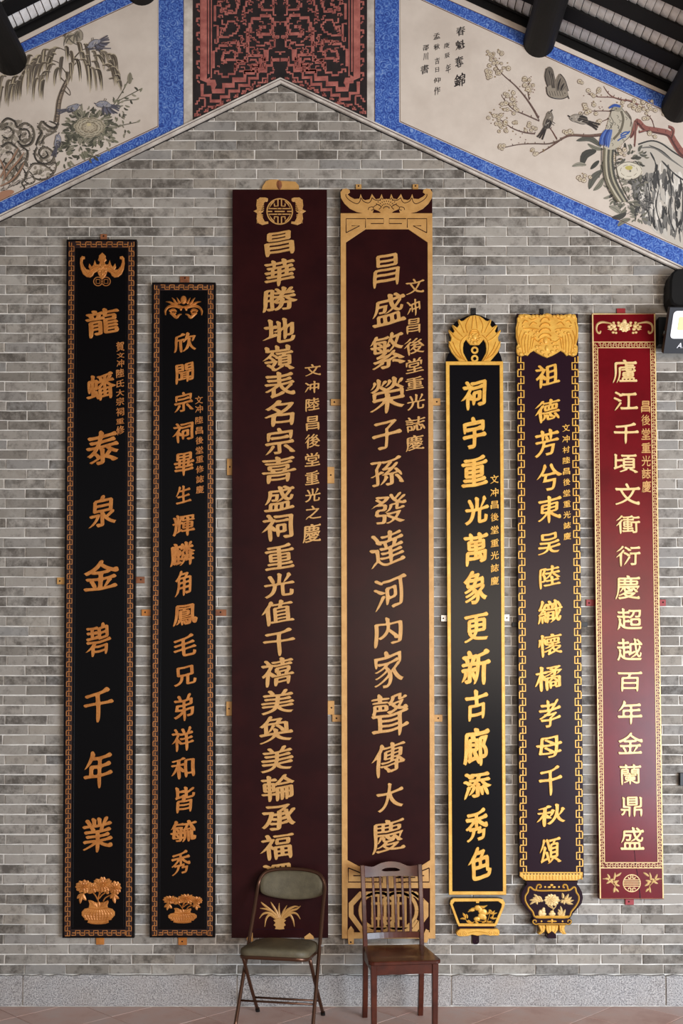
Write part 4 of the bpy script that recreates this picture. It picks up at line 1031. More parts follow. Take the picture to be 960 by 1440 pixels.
def chars(parent, items, style, m, base, h=.008, bev=.0017):
    for ch, x0, y0, x1, y1 in items: character(ch, (x0, y0, x1, y1), style, m, parent, base, h, bev)
def column(text, xc0, xc1, ys, w, h):
    n = len(text); return [(c, lerp(xc0, xc1, i / (n - 1)) - w / 2, y - h / 2, lerp(xc0, xc1, i / (n - 1)) + w / 2, y + h / 2) for i, (c, y) in enumerate(zip(text, ys))]
def zz(pts, ox, oy, s): return [(ox + x / s, oy + y / s) for x, y in pts]

def flowerpot(parent, fx, fy, base, m, k):
    """carved basin with three blossoms; fx, fy map the drawing onto the board"""
    F_ = lambda pts: [(fx(x), fy(y)) for x, y in pts]
    R = Relief(); cx = fx(462)
    half = F_([(462, 395), (400, 390), (350, 368), (362, 410), (355, 452), (305, 466), (275, 500), (276, 540), (310, 578), (348, 598), (345, 622), (380, 634), (462, 638)])
    R.plate([sym(half, cx)], base, base + .009, .003)
    R.ridge(F_([(345, 612), (400, 626), (462, 630), (524, 626), (579, 612)]), 2.2 * k, base + .009, .004, 3); R.ridge(F_([(355, 455), (462, 470), (569, 455)]), 1.6 * k, base + .009, .004, 3)
    for x in range(310, 620, 34): R.ridge(F_([(462 + (x - 462) * .7, 478), (x, 530), (462 + (x - 462) * .8, 590)]), 1.6 * k, base + .009, .0018, 3)
    for y in (500, 530, 560, 585): R.ridge(F_([(310, y), (462, y + 8), (614, y)]), 1.2 * k, base + .009, .002, 3)
    R.build('carved_basin', m, parent)
    R = Relief()
    for p in ([(465, 400), (462, 350), (480, 280)], [(458, 365), (430, 310), (400, 280)], [(472, 350), (505, 310), (540, 285)], [(520, 380), (545, 340), (600, 310)], [(490, 300), (470, 270)]): R.ridge(F_(p), 1.8 * k, base, .004, 3)
    R.build('carved_stem', m, parent)
    for (x, y, rx, ry, n) in ((305, 215, 100, 80, 12), (515, 195, 118, 92, 14), (655, 230, 72, 82, 11), (410, 225, 70, 60, 9)):
        R = Relief(); R.blossom(fx(x), fy(y), fx(x + rx) - fx(x), fy(y + ry) - fy(y), base, .013, n, k); R.build('carved_blossom', m, parent)
    R = Relief()
    for a, b in (((300, 290), (262, 408)), ((300, 300), (225, 350)), ((290, 300), (330, 370)), ((650, 300), (655, 405)), ((640, 300), (700, 350)), ((650, 290), (600, 350)), ((440, 440), (350, 370)), ((450, 450), (400, 385)), ((470, 450), (465, 380)), ((480, 450), (540, 385)), ((500, 440), (580, 375)), ((430, 430), (380, 420)), ((500, 430), (560, 420)), ((400, 270), (350, 290)), ((580, 270), (560, 300))):
        R.leaf(*F_([a, b]), 5.2 * k, base + .007, .005, .1)
    R.build('carved_leaves', m, parent)

# --- 1: black plaque at the far left
T = .040
p1 = thing('hanging_plaque', 'black plaque with key-pattern border, bat with coins on top and nine widely spaced bronze characters', 'plaque', P(139, 1319, .02), PG)
c4 = [(93.5, 336.5), (192, 336.5), (188.3, 1319), (87.6, 1319)]
def black_board(p, c4, bw):
    R = Relief(); R.plate([quad(*c4)], .006, T, .002); R.build('board', B1I, p)
    R = Relief(); R.plate([quad(*c4, 2.8)], T - .001, T + .0004, .0003); R.build('border_ground', B1R, p)
    R = Relief(); R.plate([quad(*c4, 3 + bw)], T - .001, T + .0012, .0006); R.build('writing_field', B1, p)
    R = Relief(); i = 3; q = quad(*c4, i)
    fret_band(R, q[0], q[3], -1, bw - 1, 13.7, 1.45, T + .0004, m=G1F, parent=p); fret_band(R, q[1], q[2], 1, bw - 1, 13.7, 1.45, T + .0004, m=G1F, parent=p)
    q2 = quad(*c4, i + bw, i, i)
    fret_band(R, q2[0], q2[1], 1, bw - 1, 13.7, 1.45, T + .0004, m=G1F, parent=p); fret_band(R, q2[3], q2[2], -1, bw - 1, 13.7, 1.45, T + .0004, m=G1F, parent=p)
    R = Relief(); q = quad(*c4, 5.5 + bw)
    R.ridge([q[0], q[3]], .7, T + .0012, .001, 0); R.ridge([q[3], q[2]], .9, T + .0012, .0012, 0); R.ridge([q[1], q[2]], .7, T + .0012, .001, 0); R.build('inner_bead', B1I, p)
black_board(p1, c4, 9.2)
b1 = T + .0012
half = zz([(468, 238), (448, 256), (428, 276), (432, 300), (418, 322), (440, 345), (432, 372), (402, 372), (384, 322), (368, 375), (350, 398), (322, 360), (312, 402), (328, 432), (292, 428), (262, 392), (246, 350), (250, 316), (272, 308), (272, 284), (240, 276), (220, 300), (216, 360), (226, 425), (250, 480), (290, 512), (332, 518), (360, 500), (378, 466), (412, 448), (424, 488), (446, 520), (468, 536)], 85, 325, 8)
R = Relief(); R.plate([sym(half, 85 + 468 / 8)], b1, b1 + .008, .003)
for s_ in (1, -1):
    X = lambda x: 143.5 + s_ * (x - 468) / 8
    for pts in ([(300, 470), (270, 430), (248, 380), (236, 320), (250, 292)], [(380, 440), (340, 460), (300, 490)], [(420, 400), (380, 410), (330, 450)], [(440, 400), (400, 400), (372, 380)], [(430, 300), (450, 340), (440, 380)]):
        R.ridge([(X(x), 325 + y / 8) for x, y in pts], 1.8, b1 + .007, .004, 3)
    for x, y in ((440, 380), (450, 420), (436, 450), (452, 470), (430, 420)): R.dome(X(x), 325 + y / 8, 2, 1.6, b1 + .006, .005, 7)
R.dome(143.5, 325 + 400 / 8, 3.4, 4, b1 + .006, .007); R.dome(143.5, 325 + 470 / 8, 2.2, 4.5, b1 + .006, .006); R.build('carved_bat', G1, p1)
R = Relief()
for x in (422, 512): R.ring(85 + x / 8, 325 + 566 / 8, 6.1, 1.5, b1, .004, 20); R.ridge(zz([(x - 22, 544), (x + 22, 544), (x + 22, 588), (x - 22, 588), (x - 22, 544)], 85, 325, 8), 1.1, b1, .003, 0, flat=True)
R.build('carved_coins', G1F, p1)
flowerpot(p1, lambda x: 80 + x / 8, lambda y: 1220 + y / 8, b1, G1, 1.0)
chars(p1, [('龍', 119.5, 433, 167, 475.5), ('蟠', 121, 522, 162.5, 563), ('泰', 120.5, 605.5, 166.5, 654), ('泉', 124, 696, 163, 743), ('金', 117, 787.5, 166.5, 832), ('碧', 120, 875, 156, 924),
           ('千', 117, 966, 159.5, 1016), ('年', 117, 1056.5, 158, 1108.5), ('業', 115.5, 1148, 158, 1199)], KAIB, G1, b1)
ys = [(642, 697), (703, 735), (740, 785), (793, 847), (853, 900), (910, 950), (955, 1000), (1012, 1062), (1070, 1107), (1113, 1168)]
chars(p1, [(c, 163 + (1 if i in (1, 2) else 0), 320 + a / 4, 174.5, 320 + b / 4) for i, (c, (a, b)) in enumerate(zip('賀文冲陸氏大宗祠重修', ys))], SMALL, G1F, b1, .003, .0006)
tab(p1, 141, 329, 150, 340, M_TABW, nail=(145.5, 332)); tab(p1, 80, 812, 92, 821.5, G3, nail=(84, 817)); tab(p1, 188, 811, 203, 820, M_TABW, nail=(198, 815)); tab(p1, 135, 1315, 146, 1328.5, G1)

# --- 2
p2 = thing('hanging_plaque', 'shorter slim black plaque with key-pattern border and small flame-like crest, between two taller plaques', 'plaque', P(257, 1319, .02), PG)
black_board(p2, [(213.5, 397, ), (303, 397), (302, 1318.5), (210.3, 1318.5)], 8.6)
R = Relief(); Q2 = lambda s_, pts: [(205 + (462 + s_ * (x - 462)) / 8.727, 380 + y / 8.727) for x, y in pts]
for s_ in (1, -1):
    for pts, w in (([(420, 452), (370, 440), (310, 440), (262, 462), (238, 505), (242, 552)], [5, 4.5, 4, 3.4, 3, 1.6]), ([(380, 430), (330, 412), (290, 392), (244, 386)], [4, 3.6, 2.6, .8]), ([(390, 420), (362, 395), (345, 365), (318, 336)], [4, 3.4, 2.6, .8]),
                   ([(420, 410), (404, 385), (392, 360), (378, 336)], [4, 3.2, 2.2, .7]), ([(284, 500), (320, 490), (350, 490), (376, 512)], [2, 4, 4, 2]), ([(300, 520), (335, 545), (376, 580), (405, 550), (440, 538)], [3, 4.4, 4, 3, 1.4]), ([(370, 520), (345, 535), (330, 520)], [2, 3, 2]), ([(450, 470), (430, 450), (400, 455)], [2, 3, 2])):
        R.ridge(Q2(s_, pts), w, b1, .007, 3)
    R.dome(*Q2(s_, [(300, 505)])[0], 1.6, 1.4, b1, .006, 7); R.dome(*Q2(s_, [(495, 480)])[0], 1.8, 2.2, b1, .004, 7)
R.dome(205 + 462 / 8.727, 380 + 365 / 8.727, 4.4, 6, b1, .008, 12); R.dome(205 + 462 / 8.727, 380 + 392 / 8.727, 2.2, 2.2, b1 + .006, .004, 8); R.ridge(Q2(1, [(400, 440), (462, 452), (524, 440)]), 3, b1, .008, 3)
R.build('carved_crest', G1, p2)
flowerpot(p2, lambda x: 228.5 + (x - 205) * .862 / 8, lambda y: 1256.5 + (y - 100) * .62 / 8, b1, G1, .82)
chars(p2, [('欣', 244.5, 467, 275.5, 496), ('聞', 246, 508, 272.5, 540.5), ('宗', 244.5, 551, 272, 580), ('祠', 242, 592.5, 272, 623), ('畢', 244, 634.5, 273, 669), ('生', 247, 682.5, 269, 709.5), ('輝', 242, 723, 274, 754.5), ('麟', 239, 760.5, 274, 797.5),
           ('角', 245.5, 802.5, 269, 840), ('鳳', 243, 848, 277.5, 881.5), ('毛', 243.5, 890.5, 276, 923), ('兄', 244, 934.5, 276, 966), ('弟', 244, 974.5, 272.5, 1014), ('祥', 241, 1021, 272.5, 1057.5), ('和', 240, 1065, 274, 1096), ('皆', 246, 1106, 274, 1144), ('毓', 239, 1153, 276.5, 1184.5), ('秀', 240.5, 1195, 267.5, 1232)], KAIB, G1, b1, .007, .0014)
chars(p2, column('文冲陸昌後堂重修誌慶', 279.5, 281, [562.5, 575, 591, 605.5, 619.5, 633, 645.5, 660, 674, 688.5], 11, 11.4), SMALL, G1F, b1, .003, .0006)
tab(p2, 253, 388.5, 266, 400, M_TABW, nail=(260, 391)); tab(p2, 199, 857, 214, 866, G1, nail=(204, 861)); tab(p2, 300, 857, 318, 866, M_TABW, nail=(310, 861)); tab(p2, 250.5, 1316, 262.5, 1329, G1, nail=(256, 1324))

# --- 3
T3 = .046
p3 = thing('hanging_plaque', 'plain borderless dark maroon plaque with round longevity emblem flanked by bats, behind the folding chair', 'plaque', P(393, 1319, .02), PG)
R = Relief(); R.plate([[(326.8, 266.5), (459.5, 266.5), (461.3, 1319), (325.5, 1319)]], .006, T3, .0015); R.build('board', B3, p3)
def shou(R, cx, cy, r, base, w, h=.003, mode=0):
    R.ring(cx, cy, r, w, base, h, 30)
    S = lambda pts: [(cx + x * r, cy + y * r) for x, y in pts]
    if mode == 0:
        for s_ in (1, -1):
            for t in (1, -1):
                R.ridge(S([(s_ * .14, t * .95), (s_ * .14, t * .42), (s_ * .42, t * .42), (s_ * .42, t * .62)]), w, base, h, 0, flat=True)
                R.ridge(S([(s_ * .14, t * .22), (s_ * .86, t * .22), (s_ * .62, t * .62), (s_ * .42, t * .8)]), w, base, h, 0, flat=True)
            R.ridge(S([(s_ * .95, 0), (s_ * .58, 0)]), w, base, h, 0, flat=True)
        R.ridge(S([(-.4, 0), (.4, 0)]), w, base, h, 0, flat=True); R.ridge(S([(-.2, .22), (.2, .22)]), w, base, h, 0, flat=True); R.ridge(S([(-.2, -.22), (.2, -.22)]), w, base, h, 0, flat=True)
    else:
        for y in (-.38, -.14, .1, .34): R.ridge(S([(-(1 - y * y) ** .5, y), ((1 - y * y) ** .5, y)]), w, base, h, 0, flat=True)
        for t in (1, -1):
            for s_ in (1, -1): R.ridge(S([(s_ * .12, t * .95), (s_ * .12, t * .6), (s_ * .34, t * .56), (s_ * .4, t * .72)]), w, base, h, 3, flat=True)
R = Relief(); shou(R, 393.1, 297.3, 17.9, T3, 2.1, .004); R.build('longevity_emblem', G3, p3)
bh = [(362, 236), (362, 216), (340, 208), (290, 207), (262, 230), (256, 280), (264, 314), (232, 330), (264, 350), (258, 400), (276, 440), (310, 455), (366, 442), (364, 424), (334, 424), (318, 395), (300, 347), (322, 335), (300, 324), (316, 280), (332, 246), (352, 246)]
for s_ in (1, -1):
    R = Relief(); R.plate([[(393.1 + s_ * (x - 468) / 6.4, 245 + y / 6.4) for x, y in bh]], T3, T3 + .005, .0018)
    for k in range(7): y = 228 + k * 16; R.ridge([(393.1 + s_ * (a - 468) / 6.4, 245 + b / 6.4) for a, b in ((262, y), (300, y + 10), (326, y - 4))], 1.3, T3 + .004, .003, 3)
    for k in range(6): y = 362 + k * 14; R.ridge([(393.1 + s_ * (a - 468) / 6.4, 245 + b / 6.4) for a, b in ((262, y + 6), (290, y - 4), (318, y + 6))], 1.3, T3 + .004, .003, 3)
    R.dome(393.1 + s_ * (280 - 468) / 6.4, 245 + 334 / 6.4, 2.4, 1.8, T3 + .004, .004, 8); R.build('carved_bat', G3, p3)
chars(p3, [('昌', 371, 323, 414, 361), ('華', 371, 363, 415, 402), ('勝', 369, 402.5, 418, 439.5), ('地', 369, 446.5, 415, 482), ('嶺', 369, 484, 414, 521.5), ('表', 371.5, 522.5, 415, 560), ('名', 371.5, 562.5, 414, 600), ('宗', 372, 601.5, 415, 640), ('喜', 367.5, 641, 416.5, 680.5),
           ('盛', 370.5, 682.5, 414, 720.5), ('祠', 367.5, 722, 412.5, 761.5), ('重', 371.5, 763, 414, 803), ('光', 370.5, 804.5, 414, 842), ('值', 367.5, 843, 414, 881), ('千', 369, 882.5, 415, 922.5), ('禧', 366.5, 924, 413.5, 967), ('美', 366.5, 968.5, 413.5, 1006), ('奐', 364, 1007, 412, 1047),
           ('美', 366, 1048, 412.5, 1087.5), ('輪', 366, 1088.5, 414, 1128), ('承', 367.5, 1130, 415.5, 1168.5), ('福', 365, 1171, 413, 1210.5), ('澤', 367.5, 1213, 412, 1252)], KAIB, G3, T3, .008, .0018)
chars(p3, [('文', 428, 512, 451, 529), ('冲', 428.5, 535.5, 449, 552.5), ('陸', 429, 559, 449, 579), ('昌', 429.5, 584, 449, 606), ('後', 428.5, 610, 450, 631), ('堂', 428, 636, 450, 656.5), ('重', 428.5, 661, 449, 682.5), ('光', 428.5, 686, 450.5, 706.5), ('之', 429.5, 711, 451.5, 731), ('慶', 425.5, 736, 451, 764)], SMALL, G3, T3, .004, .001)
R = Relief(); o6 = lambda pts: zz(pts, 320, 1220, 6)
for p in ([(438, 440), (410, 370), (380, 320), (362, 290)], [(425, 430), (370, 370), (320, 350), (272, 344)], [(420, 430), (350, 385), (300, 390), (266, 430)], [(420, 440), (360, 400), (325, 430), (312, 500)], [(440, 430), (432, 360), (434, 300)], [(450, 430), (470, 370), (500, 318)],
          [(455, 430), (520, 370), (580, 350), (616, 322)], [(455, 430), (530, 385), (580, 390), (612, 436)], [(455, 440), (520, 400), (550, 440), (562, 500)], [(430, 420), (350, 350), (300, 310), (280, 290)], [(450, 420), (500, 360), (560, 330), (600, 330)]):
    R.ridge(o6(p), [3.4, 3.2, 2.6, .9][:len(p)] if len(p) == 4 else [3.4, 2.6, .9], T3, .004, 4)
R.build('carved_orchid_leaves', G3, p3)
R = Relief(); R.plate([sym(o6([(438, 424), (408, 434), (384, 446), (402, 466), (386, 486), (404, 500), (398, 520), (438, 524)]), 320 + 438 / 6)], T3, T3 + .006, .002); R.build('carved_root', G3, p3)
R = Relief(); R.ridge(o6([(240, 520), (440, 523), (640, 520)]), .9, T3, .001, 0); R.build('thin_carved_line', B6, p3)
tb = tab(p3, 367, 252, 420, 275, G3, 0, .02, shape=zz([(305, 140), (312, 110), (345, 60), (380, 48), (450, 46), (470, 58), (560, 62), (610, 66), (640, 100), (645, 140)], 320, 245, 6.4))
R = Relief(); R.leaf((392, 254), (393, 267), 8, .02, .008); R.build('tab_notch', M_TABW, tb)
for x0, y0, x1, y1, nx in ((319, 645, 333, 668, 323), (318, 986.5, 332, 1006.5, 322), (456, 656.5, 470, 679.5, 465), (456, 985.5, 470, 1005, 466)): tab(p3, x0, y0, x1, y1, G3, nail=(nx, (y0 + y1) / 2))
tab(p3, 346, 1311, 355, 1326, G3, .0, T3 + .006, shape=zz([(158, 600), (185, 560), (210, 548), (212, 625), (165, 625)], 320, 1220, 6))
tab(p3, 428, 1311, 441, 1326, G3, .0, T3 + .006, shape=zz([(645, 585), (690, 552), (722, 580), (728, 604), (648, 606)], 320, 1220, 6))

# --- 4
T4 = .062
p4 = thing('hanging_plaque', 'dark maroon plaque with wide flat gold frame and gold bat, behind the wooden chair', 'plaque', P(546, 1320, .02), PG)
R = Relief(); R.plate([[(478.6, 266), (607.5, 266), (611.8, 1320), (480.6, 1320)]], .006, T4, .0015); R.build('board', B3, p4)
o4 = lambda pts: zz(pts, 470, 250, 6.4); o5 = lambda pts: zz(pts, 470, 1190, 6.4); G4T = T4 + .004
R = Relief()
R.plate([[(478.6, 299.7), (607.7, 299.7), (611.9, 1320), (480.6, 1320)],
         o4([(104, 580), (280, 462), (665, 462), (838, 580)]) + [(604.4, 1209.5)] + o5([(790, 170), (640, 235), (330, 235), (210, 175), (118, 125)]),
         o5([(118, 378), (860, 378), (858, 775), (118, 775)])], T4 - .001, G4T, .0012)
R.build('gold_frame', G3, p4)
R = Relief()
R.plate([o5([(225, 408), (738, 408), (846, 512), (846, 632), (738, 776), (235, 776), (128, 632), (128, 512)]), o5([(245, 455), (722, 455), (800, 535), (800, 612), (715, 730), (255, 730), (172, 612), (172, 535)])], T4 - .001, G4T, .001)
for x in (395, 575): R.ring(470 + x / 6.4, 1190 + 580 / 6.4, 25.5, 5.6, T4, .004, 30)
for x in (345, 395, 455, 525, 575, 635):
    R.ridge(o5([(x, 440), (x, 740)]), 4.6 if x in (345, 455, 525, 635) else 3.2, T4, .0038, 0, flat=True)
for y in (515, 650): R.ridge(o5([(330, y), (650, y)]), 4, T4, .0036, 0, flat=True)
R.ridge(o5([(690, 410), (800, 490)]), 5, T4, .004, 0, flat=True); R.ridge(o5([(690, 740), (740, 660)]), 5, T4, .004, 0, flat=True)
R.build('twin_coin_openwork', G3, p4)
R = Relief()
for s_ in (1, -1):
    M_ = lambda pts: [(468 + s_ * (x - 468), y) for x, y in pts]
    for p in ([(105, 495), (105, 368), (280, 368), (280, 450)], [(105, 495), (228, 432), (155, 432)], [(290, 368), (443, 368), (443, 412), (328, 412)]):
        R.ridge(o4(M_(p)), 1.25, G4T, .0004, 0, flat=True)
    for p in ([(125, 195), (125, 322), (400, 322), (400, 280), (250, 280)], [(125, 195), (235, 240)], [(170, 265), (230, 265), (300, 200)], [(430, 330), (430, 282), (300, 250)]):
        R.ridge(o5([(489 + s_ * (x - 489), y) for x, y in p]), 1.6, G4T, .0004, 0, flat=True)
for y in (284, 326): R.ridge(o5([(545, y), (640, y)]), 1.5, G4T, .0004, 0, flat=True)
R.build('dark_groove_spirals', B3, p4)  # engraved grooves drawn as thin dark strips on top of the gold
half = o4([(468, 188), (440, 190), (425, 143), (406, 186), (372, 192), (337, 143), (316, 192), (276, 200), (254, 188), (236, 143), (224, 186), (180, 190), (140, 168), (118, 148), (140, 130), (136, 108), (108, 94), (74, 100), (54, 130), (58, 180), (90, 232), (140, 278), (200, 306), (262, 319), (468, 319)])
R = Relief(); R.plate([sym(half, 470 + 468 / 6.4)], T4 - .001, T4 + .004, .0012); R.build('gold_bat', G3, p4)
R = Relief()
for s_ in (1, -1):
    M_ = lambda pts: o4([(468 + s_ * (x - 468), y) for x, y in pts])
    for p in ([(104, 146), (106, 170), (140, 205), (200, 234), (228, 215), (238, 178)], [(238, 178), (262, 212), (306, 226), (330, 205), (338, 178)], [(338, 178), (366, 200), (410, 200), (424, 178)], [(304, 290), (312, 268), (345, 262), (352, 284), (330, 292)], [(352, 262), (390, 240), (420, 262), (400, 285)]):
        R.ridge(M_(p), 1.0, T4 + .004, .0004, 3, flat=True)
    R.plate([M_([(345, 316), (356, 282), (400, 300), (420, 316)])], T4 + .003, T4 + .0044, .0002)
for k in range(4):
    r = 26 + k * 24
    for i in range(7 + k):
        a = pi * (1.14 + .72 * (i + .5) / (7 + k)); R.ridge(o4([(468 + r * cos(a), 290 + r * sin(a)), (468 + (r + 12) * cos(a), 290 + (r + 12) * sin(a))]), 1.1, T4 + .004, .0004, 0, flat=True)
R.build('dark_groove_lines', B3, p4)  # the bat's engraved lines, likewise laid on as dark strips
chars(p4, [('昌', 524, 355, 562, 405.5), ('盛', 523, 411, 571, 461), ('繁', 520, 466.5, 570, 520), ('榮', 520, 529, 569, 581), ('子', 522.5, 589, 565, 633), ('孫', 520, 640, 568, 685), ('發', 521.5, 691.5, 571.5, 737.5), ('達', 519, 744.5, 570, 800.5), ('河', 525, 806, 571.5, 861),
           ('内', 525.5, 868, 566, 912), ('家', 525.5, 915, 567.5, 968), ('聲', 521.5, 974, 575, 1034.5), ('傳', 521.5, 1042, 570, 1094.5), ('大', 528.5, 1101, 567, 1143), ('慶', 523, 1150, 570, 1202.5)], XING, G3, T4, .008, .0018)
chars(p4, [('文', 570, 392, 596.5, 414.5), ('冲', 571.5, 420, 591, 443.5), ('昌', 571, 446.5, 591, 470), ('後', 567.5, 475, 596.5, 500), ('堂', 570, 502, 596, 526), ('重', 569.5, 528.5, 596, 549.5), ('光', 572, 553, 597.5, 577.5), ('誌', 569.5, 585, 598, 608.5), ('慶', 570.5, 611.5, 596.5, 635.5)], XING, G3, T4, .004, .001)
for x0, y0, x1, y1, nx in ((500, 259, 508, 270, 504), (580, 259, 588, 270, 584), (465, 561, 483, 570, 470), (603, 560, 619, 570, 614), (467, 1005, 485, 1015, 473), (605, 1005, 622, 1015, 616)): tab(p4, x0, y0, x1, y1, G3, nail=(nx, (y0 + min(y1, 1e4)) / 2 - (3 if y0 < 300 else 0)))
tab(p4, 489, 1303, 498, 1330, G3, 0, T4 + .01, shape=o5([(118, 760), (148, 718), (176, 755), (176, 885), (125, 885), (122, 830)]), nail=(493, 1325)); tab(p4, 594, 1305, 601, 1326, G3, 0, T4 + .01, shape=o5([(800, 800), (822, 745), (850, 760), (850, 830), (830, 870), (800, 865)]))

# --- 5
T5 = .058
p5 = thing('hanging_plaque', 'black plaque in plain yellow gold frame with winged feather crest and separate trapezoid foot panel', 'plaque', P(669, 1320, .02), PG)
R = Relief(); R.plate([[(626.6, 508), (707.2, 508), (711.6, 1258.5), (631, 1258.5)]], .006, T5, .0015); R.build('board', B5, p5)
R = Relief(); R.plate([[(626.6, 508), (707.2, 508), (711.6, 1258.5), (631, 1258.5)], [(631.8, 513), (702.2, 513), (706.8, 1253.5), (635.8, 1253.5)]], T5 - .001, T5 + .006, .002); R.build('gold_frame', G5, p5)
o = lambda pts: zz(pts, 615, 430, 8.727); cx = 615 + 455 / 8.727
R = Relief(); R.plate([[(627, 508), (629, 500), (633, 494), (636, 470), (634, 460), (641, 452), (650, 447), (657, 444), (667, 441), (677, 444), (686, 448), (694, 452), (700, 460), (699, 480), (701, 494), (704, 500), (706, 508)]], .01, T5 - .012, .002); R.build('crest_backing', B5, p5)
C5 = T5 - .012
half = o([(455, 112), (400, 120), (352, 150), (318, 178), (292, 184), (262, 162), (248, 176), (262, 232), (240, 262), (184, 228), (176, 244), (206, 308), (190, 330), (140, 288), (132, 306), (168, 388), (160, 432), (136, 432), (138, 496), (170, 568), (226, 636), (268, 684), (376, 684), (346, 630), (316, 572), (312, 520), (320, 455), (348, 410), (368, 440), (400, 476), (455, 480)])
R = Relief(); R.plate([sym(half, cx)], C5 - .002, C5 + .01, .004)
for s_ in (1, -1):
    M_ = lambda pts: o([(455 + s_ * (x - 455), y) for x, y in pts])
    for p, w in (([(330, 330), (300, 260), (258, 172)], 3.2), ([(310, 380), (250, 320), (182, 236)], 3.2), ([(290, 430), (220, 390), (140, 296)], 3.4), ([(330, 660), (230, 600), (140, 440)], 4), ([(370, 330), (350, 240), (400, 130)], 2.4), ([(350, 680), (300, 600), (280, 500), (300, 420), (360, 360)], 3), ([(420, 280), (430, 200), (440, 125)], 1.4), ([(300, 640), (230, 540), (190, 440)], 2.6)):
        R.ridge(M_(p), [w * .8] + [w] * (len(p) - 2) + [w * .3], C5 + .007, .009, 4)
    for x, y in ((400, 370), (420, 410), (390, 400), (430, 350), (415, 440)): R.dome(*M_([(x, y)])[0], 2.3, 2.2, C5 + .008, .008, 7)
for y, r in ((300, 60), (325, 66)): R.ridge(o([(455 - r, y + 40), (455 - r * .6, y), (455, y - 8), (455 + r * .6, y), (455 + r, y + 40)]), 2.2, C5 + .008, .008, 3)
R.dome(*o([(455, 380)])[0], 4, 4.5, C5 + .008, .011); R.dome(*o([(455, 450)])[0], 3, 3, C5 + .008, .01); R.build('carved_winged_crest', G5, p5)
R = Relief()
for y in (545, 648): R.ring(cx, 430 + y / 8.727, 3.9, 3.4, C5 - .001, .009, 16)
R.build('carved_coins', G5, p5)
o = lambda pts: zz(pts, 620, 1240, 8.727)
outer = [(108, 270), (115, 230), (150, 203), (700, 203), (760, 215), (785, 260), (775, 310), (690, 520), (665, 548), (215, 548), (195, 510)]
inner = [(142, 278), (165, 245), (700, 240), (745, 275), (740, 310), (655, 512), (228, 512)]
ft = Relief(); ft.plate([o(outer)], .006, T5, .002); ft = ft.build('foot_panel', B5, p5)
R = Relief(); R.plate([o(outer), o(inner)], T5 - .001, T5 + .006, .002); R.plate([o([(425, 240), (470, 240), (465, 262), (430, 262)])], T5, T5 + .005, .001); R.build('gold_frame', G5, ft)
R = Relief()
for x, y, rx, ry in ((450, 320, 45, 35), (520, 375, 45, 45), (500, 420, 50, 45), (440, 455, 42, 28), (480, 350, 30, 40), (375, 350, 40, 18), (530, 440, 30, 30)): R.dome(*o([(x, y)])[0], rx / 8.7, ry / 8.7, T5, .007, 9)
for a, b in (((470, 300), (570, 288)), ((480, 310), (545, 305)), ((400, 350), (325, 372)), ((420, 330), (350, 345)), ((300, 450), (262, 380)), ((320, 450), (305, 395)), ((300, 460), (230, 455)), ((560, 400), (600, 340)), ((590, 380), (690, 380)), ((600, 390), (660, 350)), ((600, 440), (690, 440)), ((610, 450), (640, 400)), ((320, 490), (400, 500)), ((330, 470), (380, 500)), ((560, 490), (620, 480)), ((500, 500), (560, 460)), ((420, 490), (460, 505)), ((620, 370), (580, 345)), ((650, 380), (640, 420)), ((360, 495), (310, 480))): R.leaf(*o([a, b]), 2.6, T5 + .001, .005, .12)
for p in ([(560, 500), (590, 420), (600, 350)], [(320, 500), (290, 440), (265, 400)], [(380, 500), (450, 480), (600, 500), (640, 490)]): R.ridge(o(p), 1, T5, .004, 3)
R.build('carved_rock_and_plants', G5, ft)
R = Relief(); R.plate([o([(208, 548), (655, 548), (655, 582), (208, 582)])], .01, T5 - .012, .001); R.build('dark_neck', B6, p5)
R = Relief(); R.plate([o([(205, 600), (235, 578), (690, 578), (715, 600), (718, 645), (700, 662), (600, 662), (520, 650), (450, 665), (380, 650), (330, 668), (235, 672), (190, 655), (185, 625)])], .008, T5, .003)
for x, y in ((222, 640), (292, 640), (605, 635), (675, 630)): R.ring(*o([(x, y)])[0], 2.6, 1.3, T5 - .001, .004, 12); R.dome(*o([(x, y)])[0], 1.4, 1.4, T5 - .001, .005, 8)
R.ridge(o([(330, 630), (450, 610), (570, 630)]), 2, T5 - .001, .004, 3); R.build('carved_scroll_foot', G5, p5)
tab(p5, 662, 433, 669, 446, M_BLACK, nail=(665, 437)); tab(p5, 664, 1314, 673.5, 1328, B6, nail=(670, 1324), shape=[(664, 1314), (673.5, 1314), (673.5, 1325), (671, 1328), (666, 1328), (664, 1325)])
tab(p5, 620, 865, 630, 874, M_STEEL, nail=(623, 869.5)); tab(p5, 706, 864, 716, 873.5, M_STEEL, nail=(712.5, 869))
chars(p5, [('祠', 648, 533, 684, 577), ('宇', 650, 586, 684, 631.5), ('重', 648, 639, 686, 686), ('光', 653, 696.5, 687.5, 739), ('萬', 651, 748, 686.5, 797), ('象', 651, 802.5, 685, 850), ('更', 652, 860, 686.5, 904.5), ('新', 648, 912, 690, 963), ('古', 653, 969.5, 686.5, 1015),
           ('廊', 651, 1023.5, 688.5, 1077), ('添', 651, 1084.5, 691, 1125.5), ('秀', 654, 1135.5, 686, 1185), ('色', 657.5, 1191, 691, 1239)], (0.16, 0.044, 0.024, 0.014, 1.5), G5, T5, .008, .0018)
chars(p5, column('文冲昌後堂重光誌慶', 695, 695.5, [674, 692.3, 710, 727.5, 745, 763.5, 781, 799, 817], 11.6, 12.4), SMALL, G5, T5, .003, .0007)

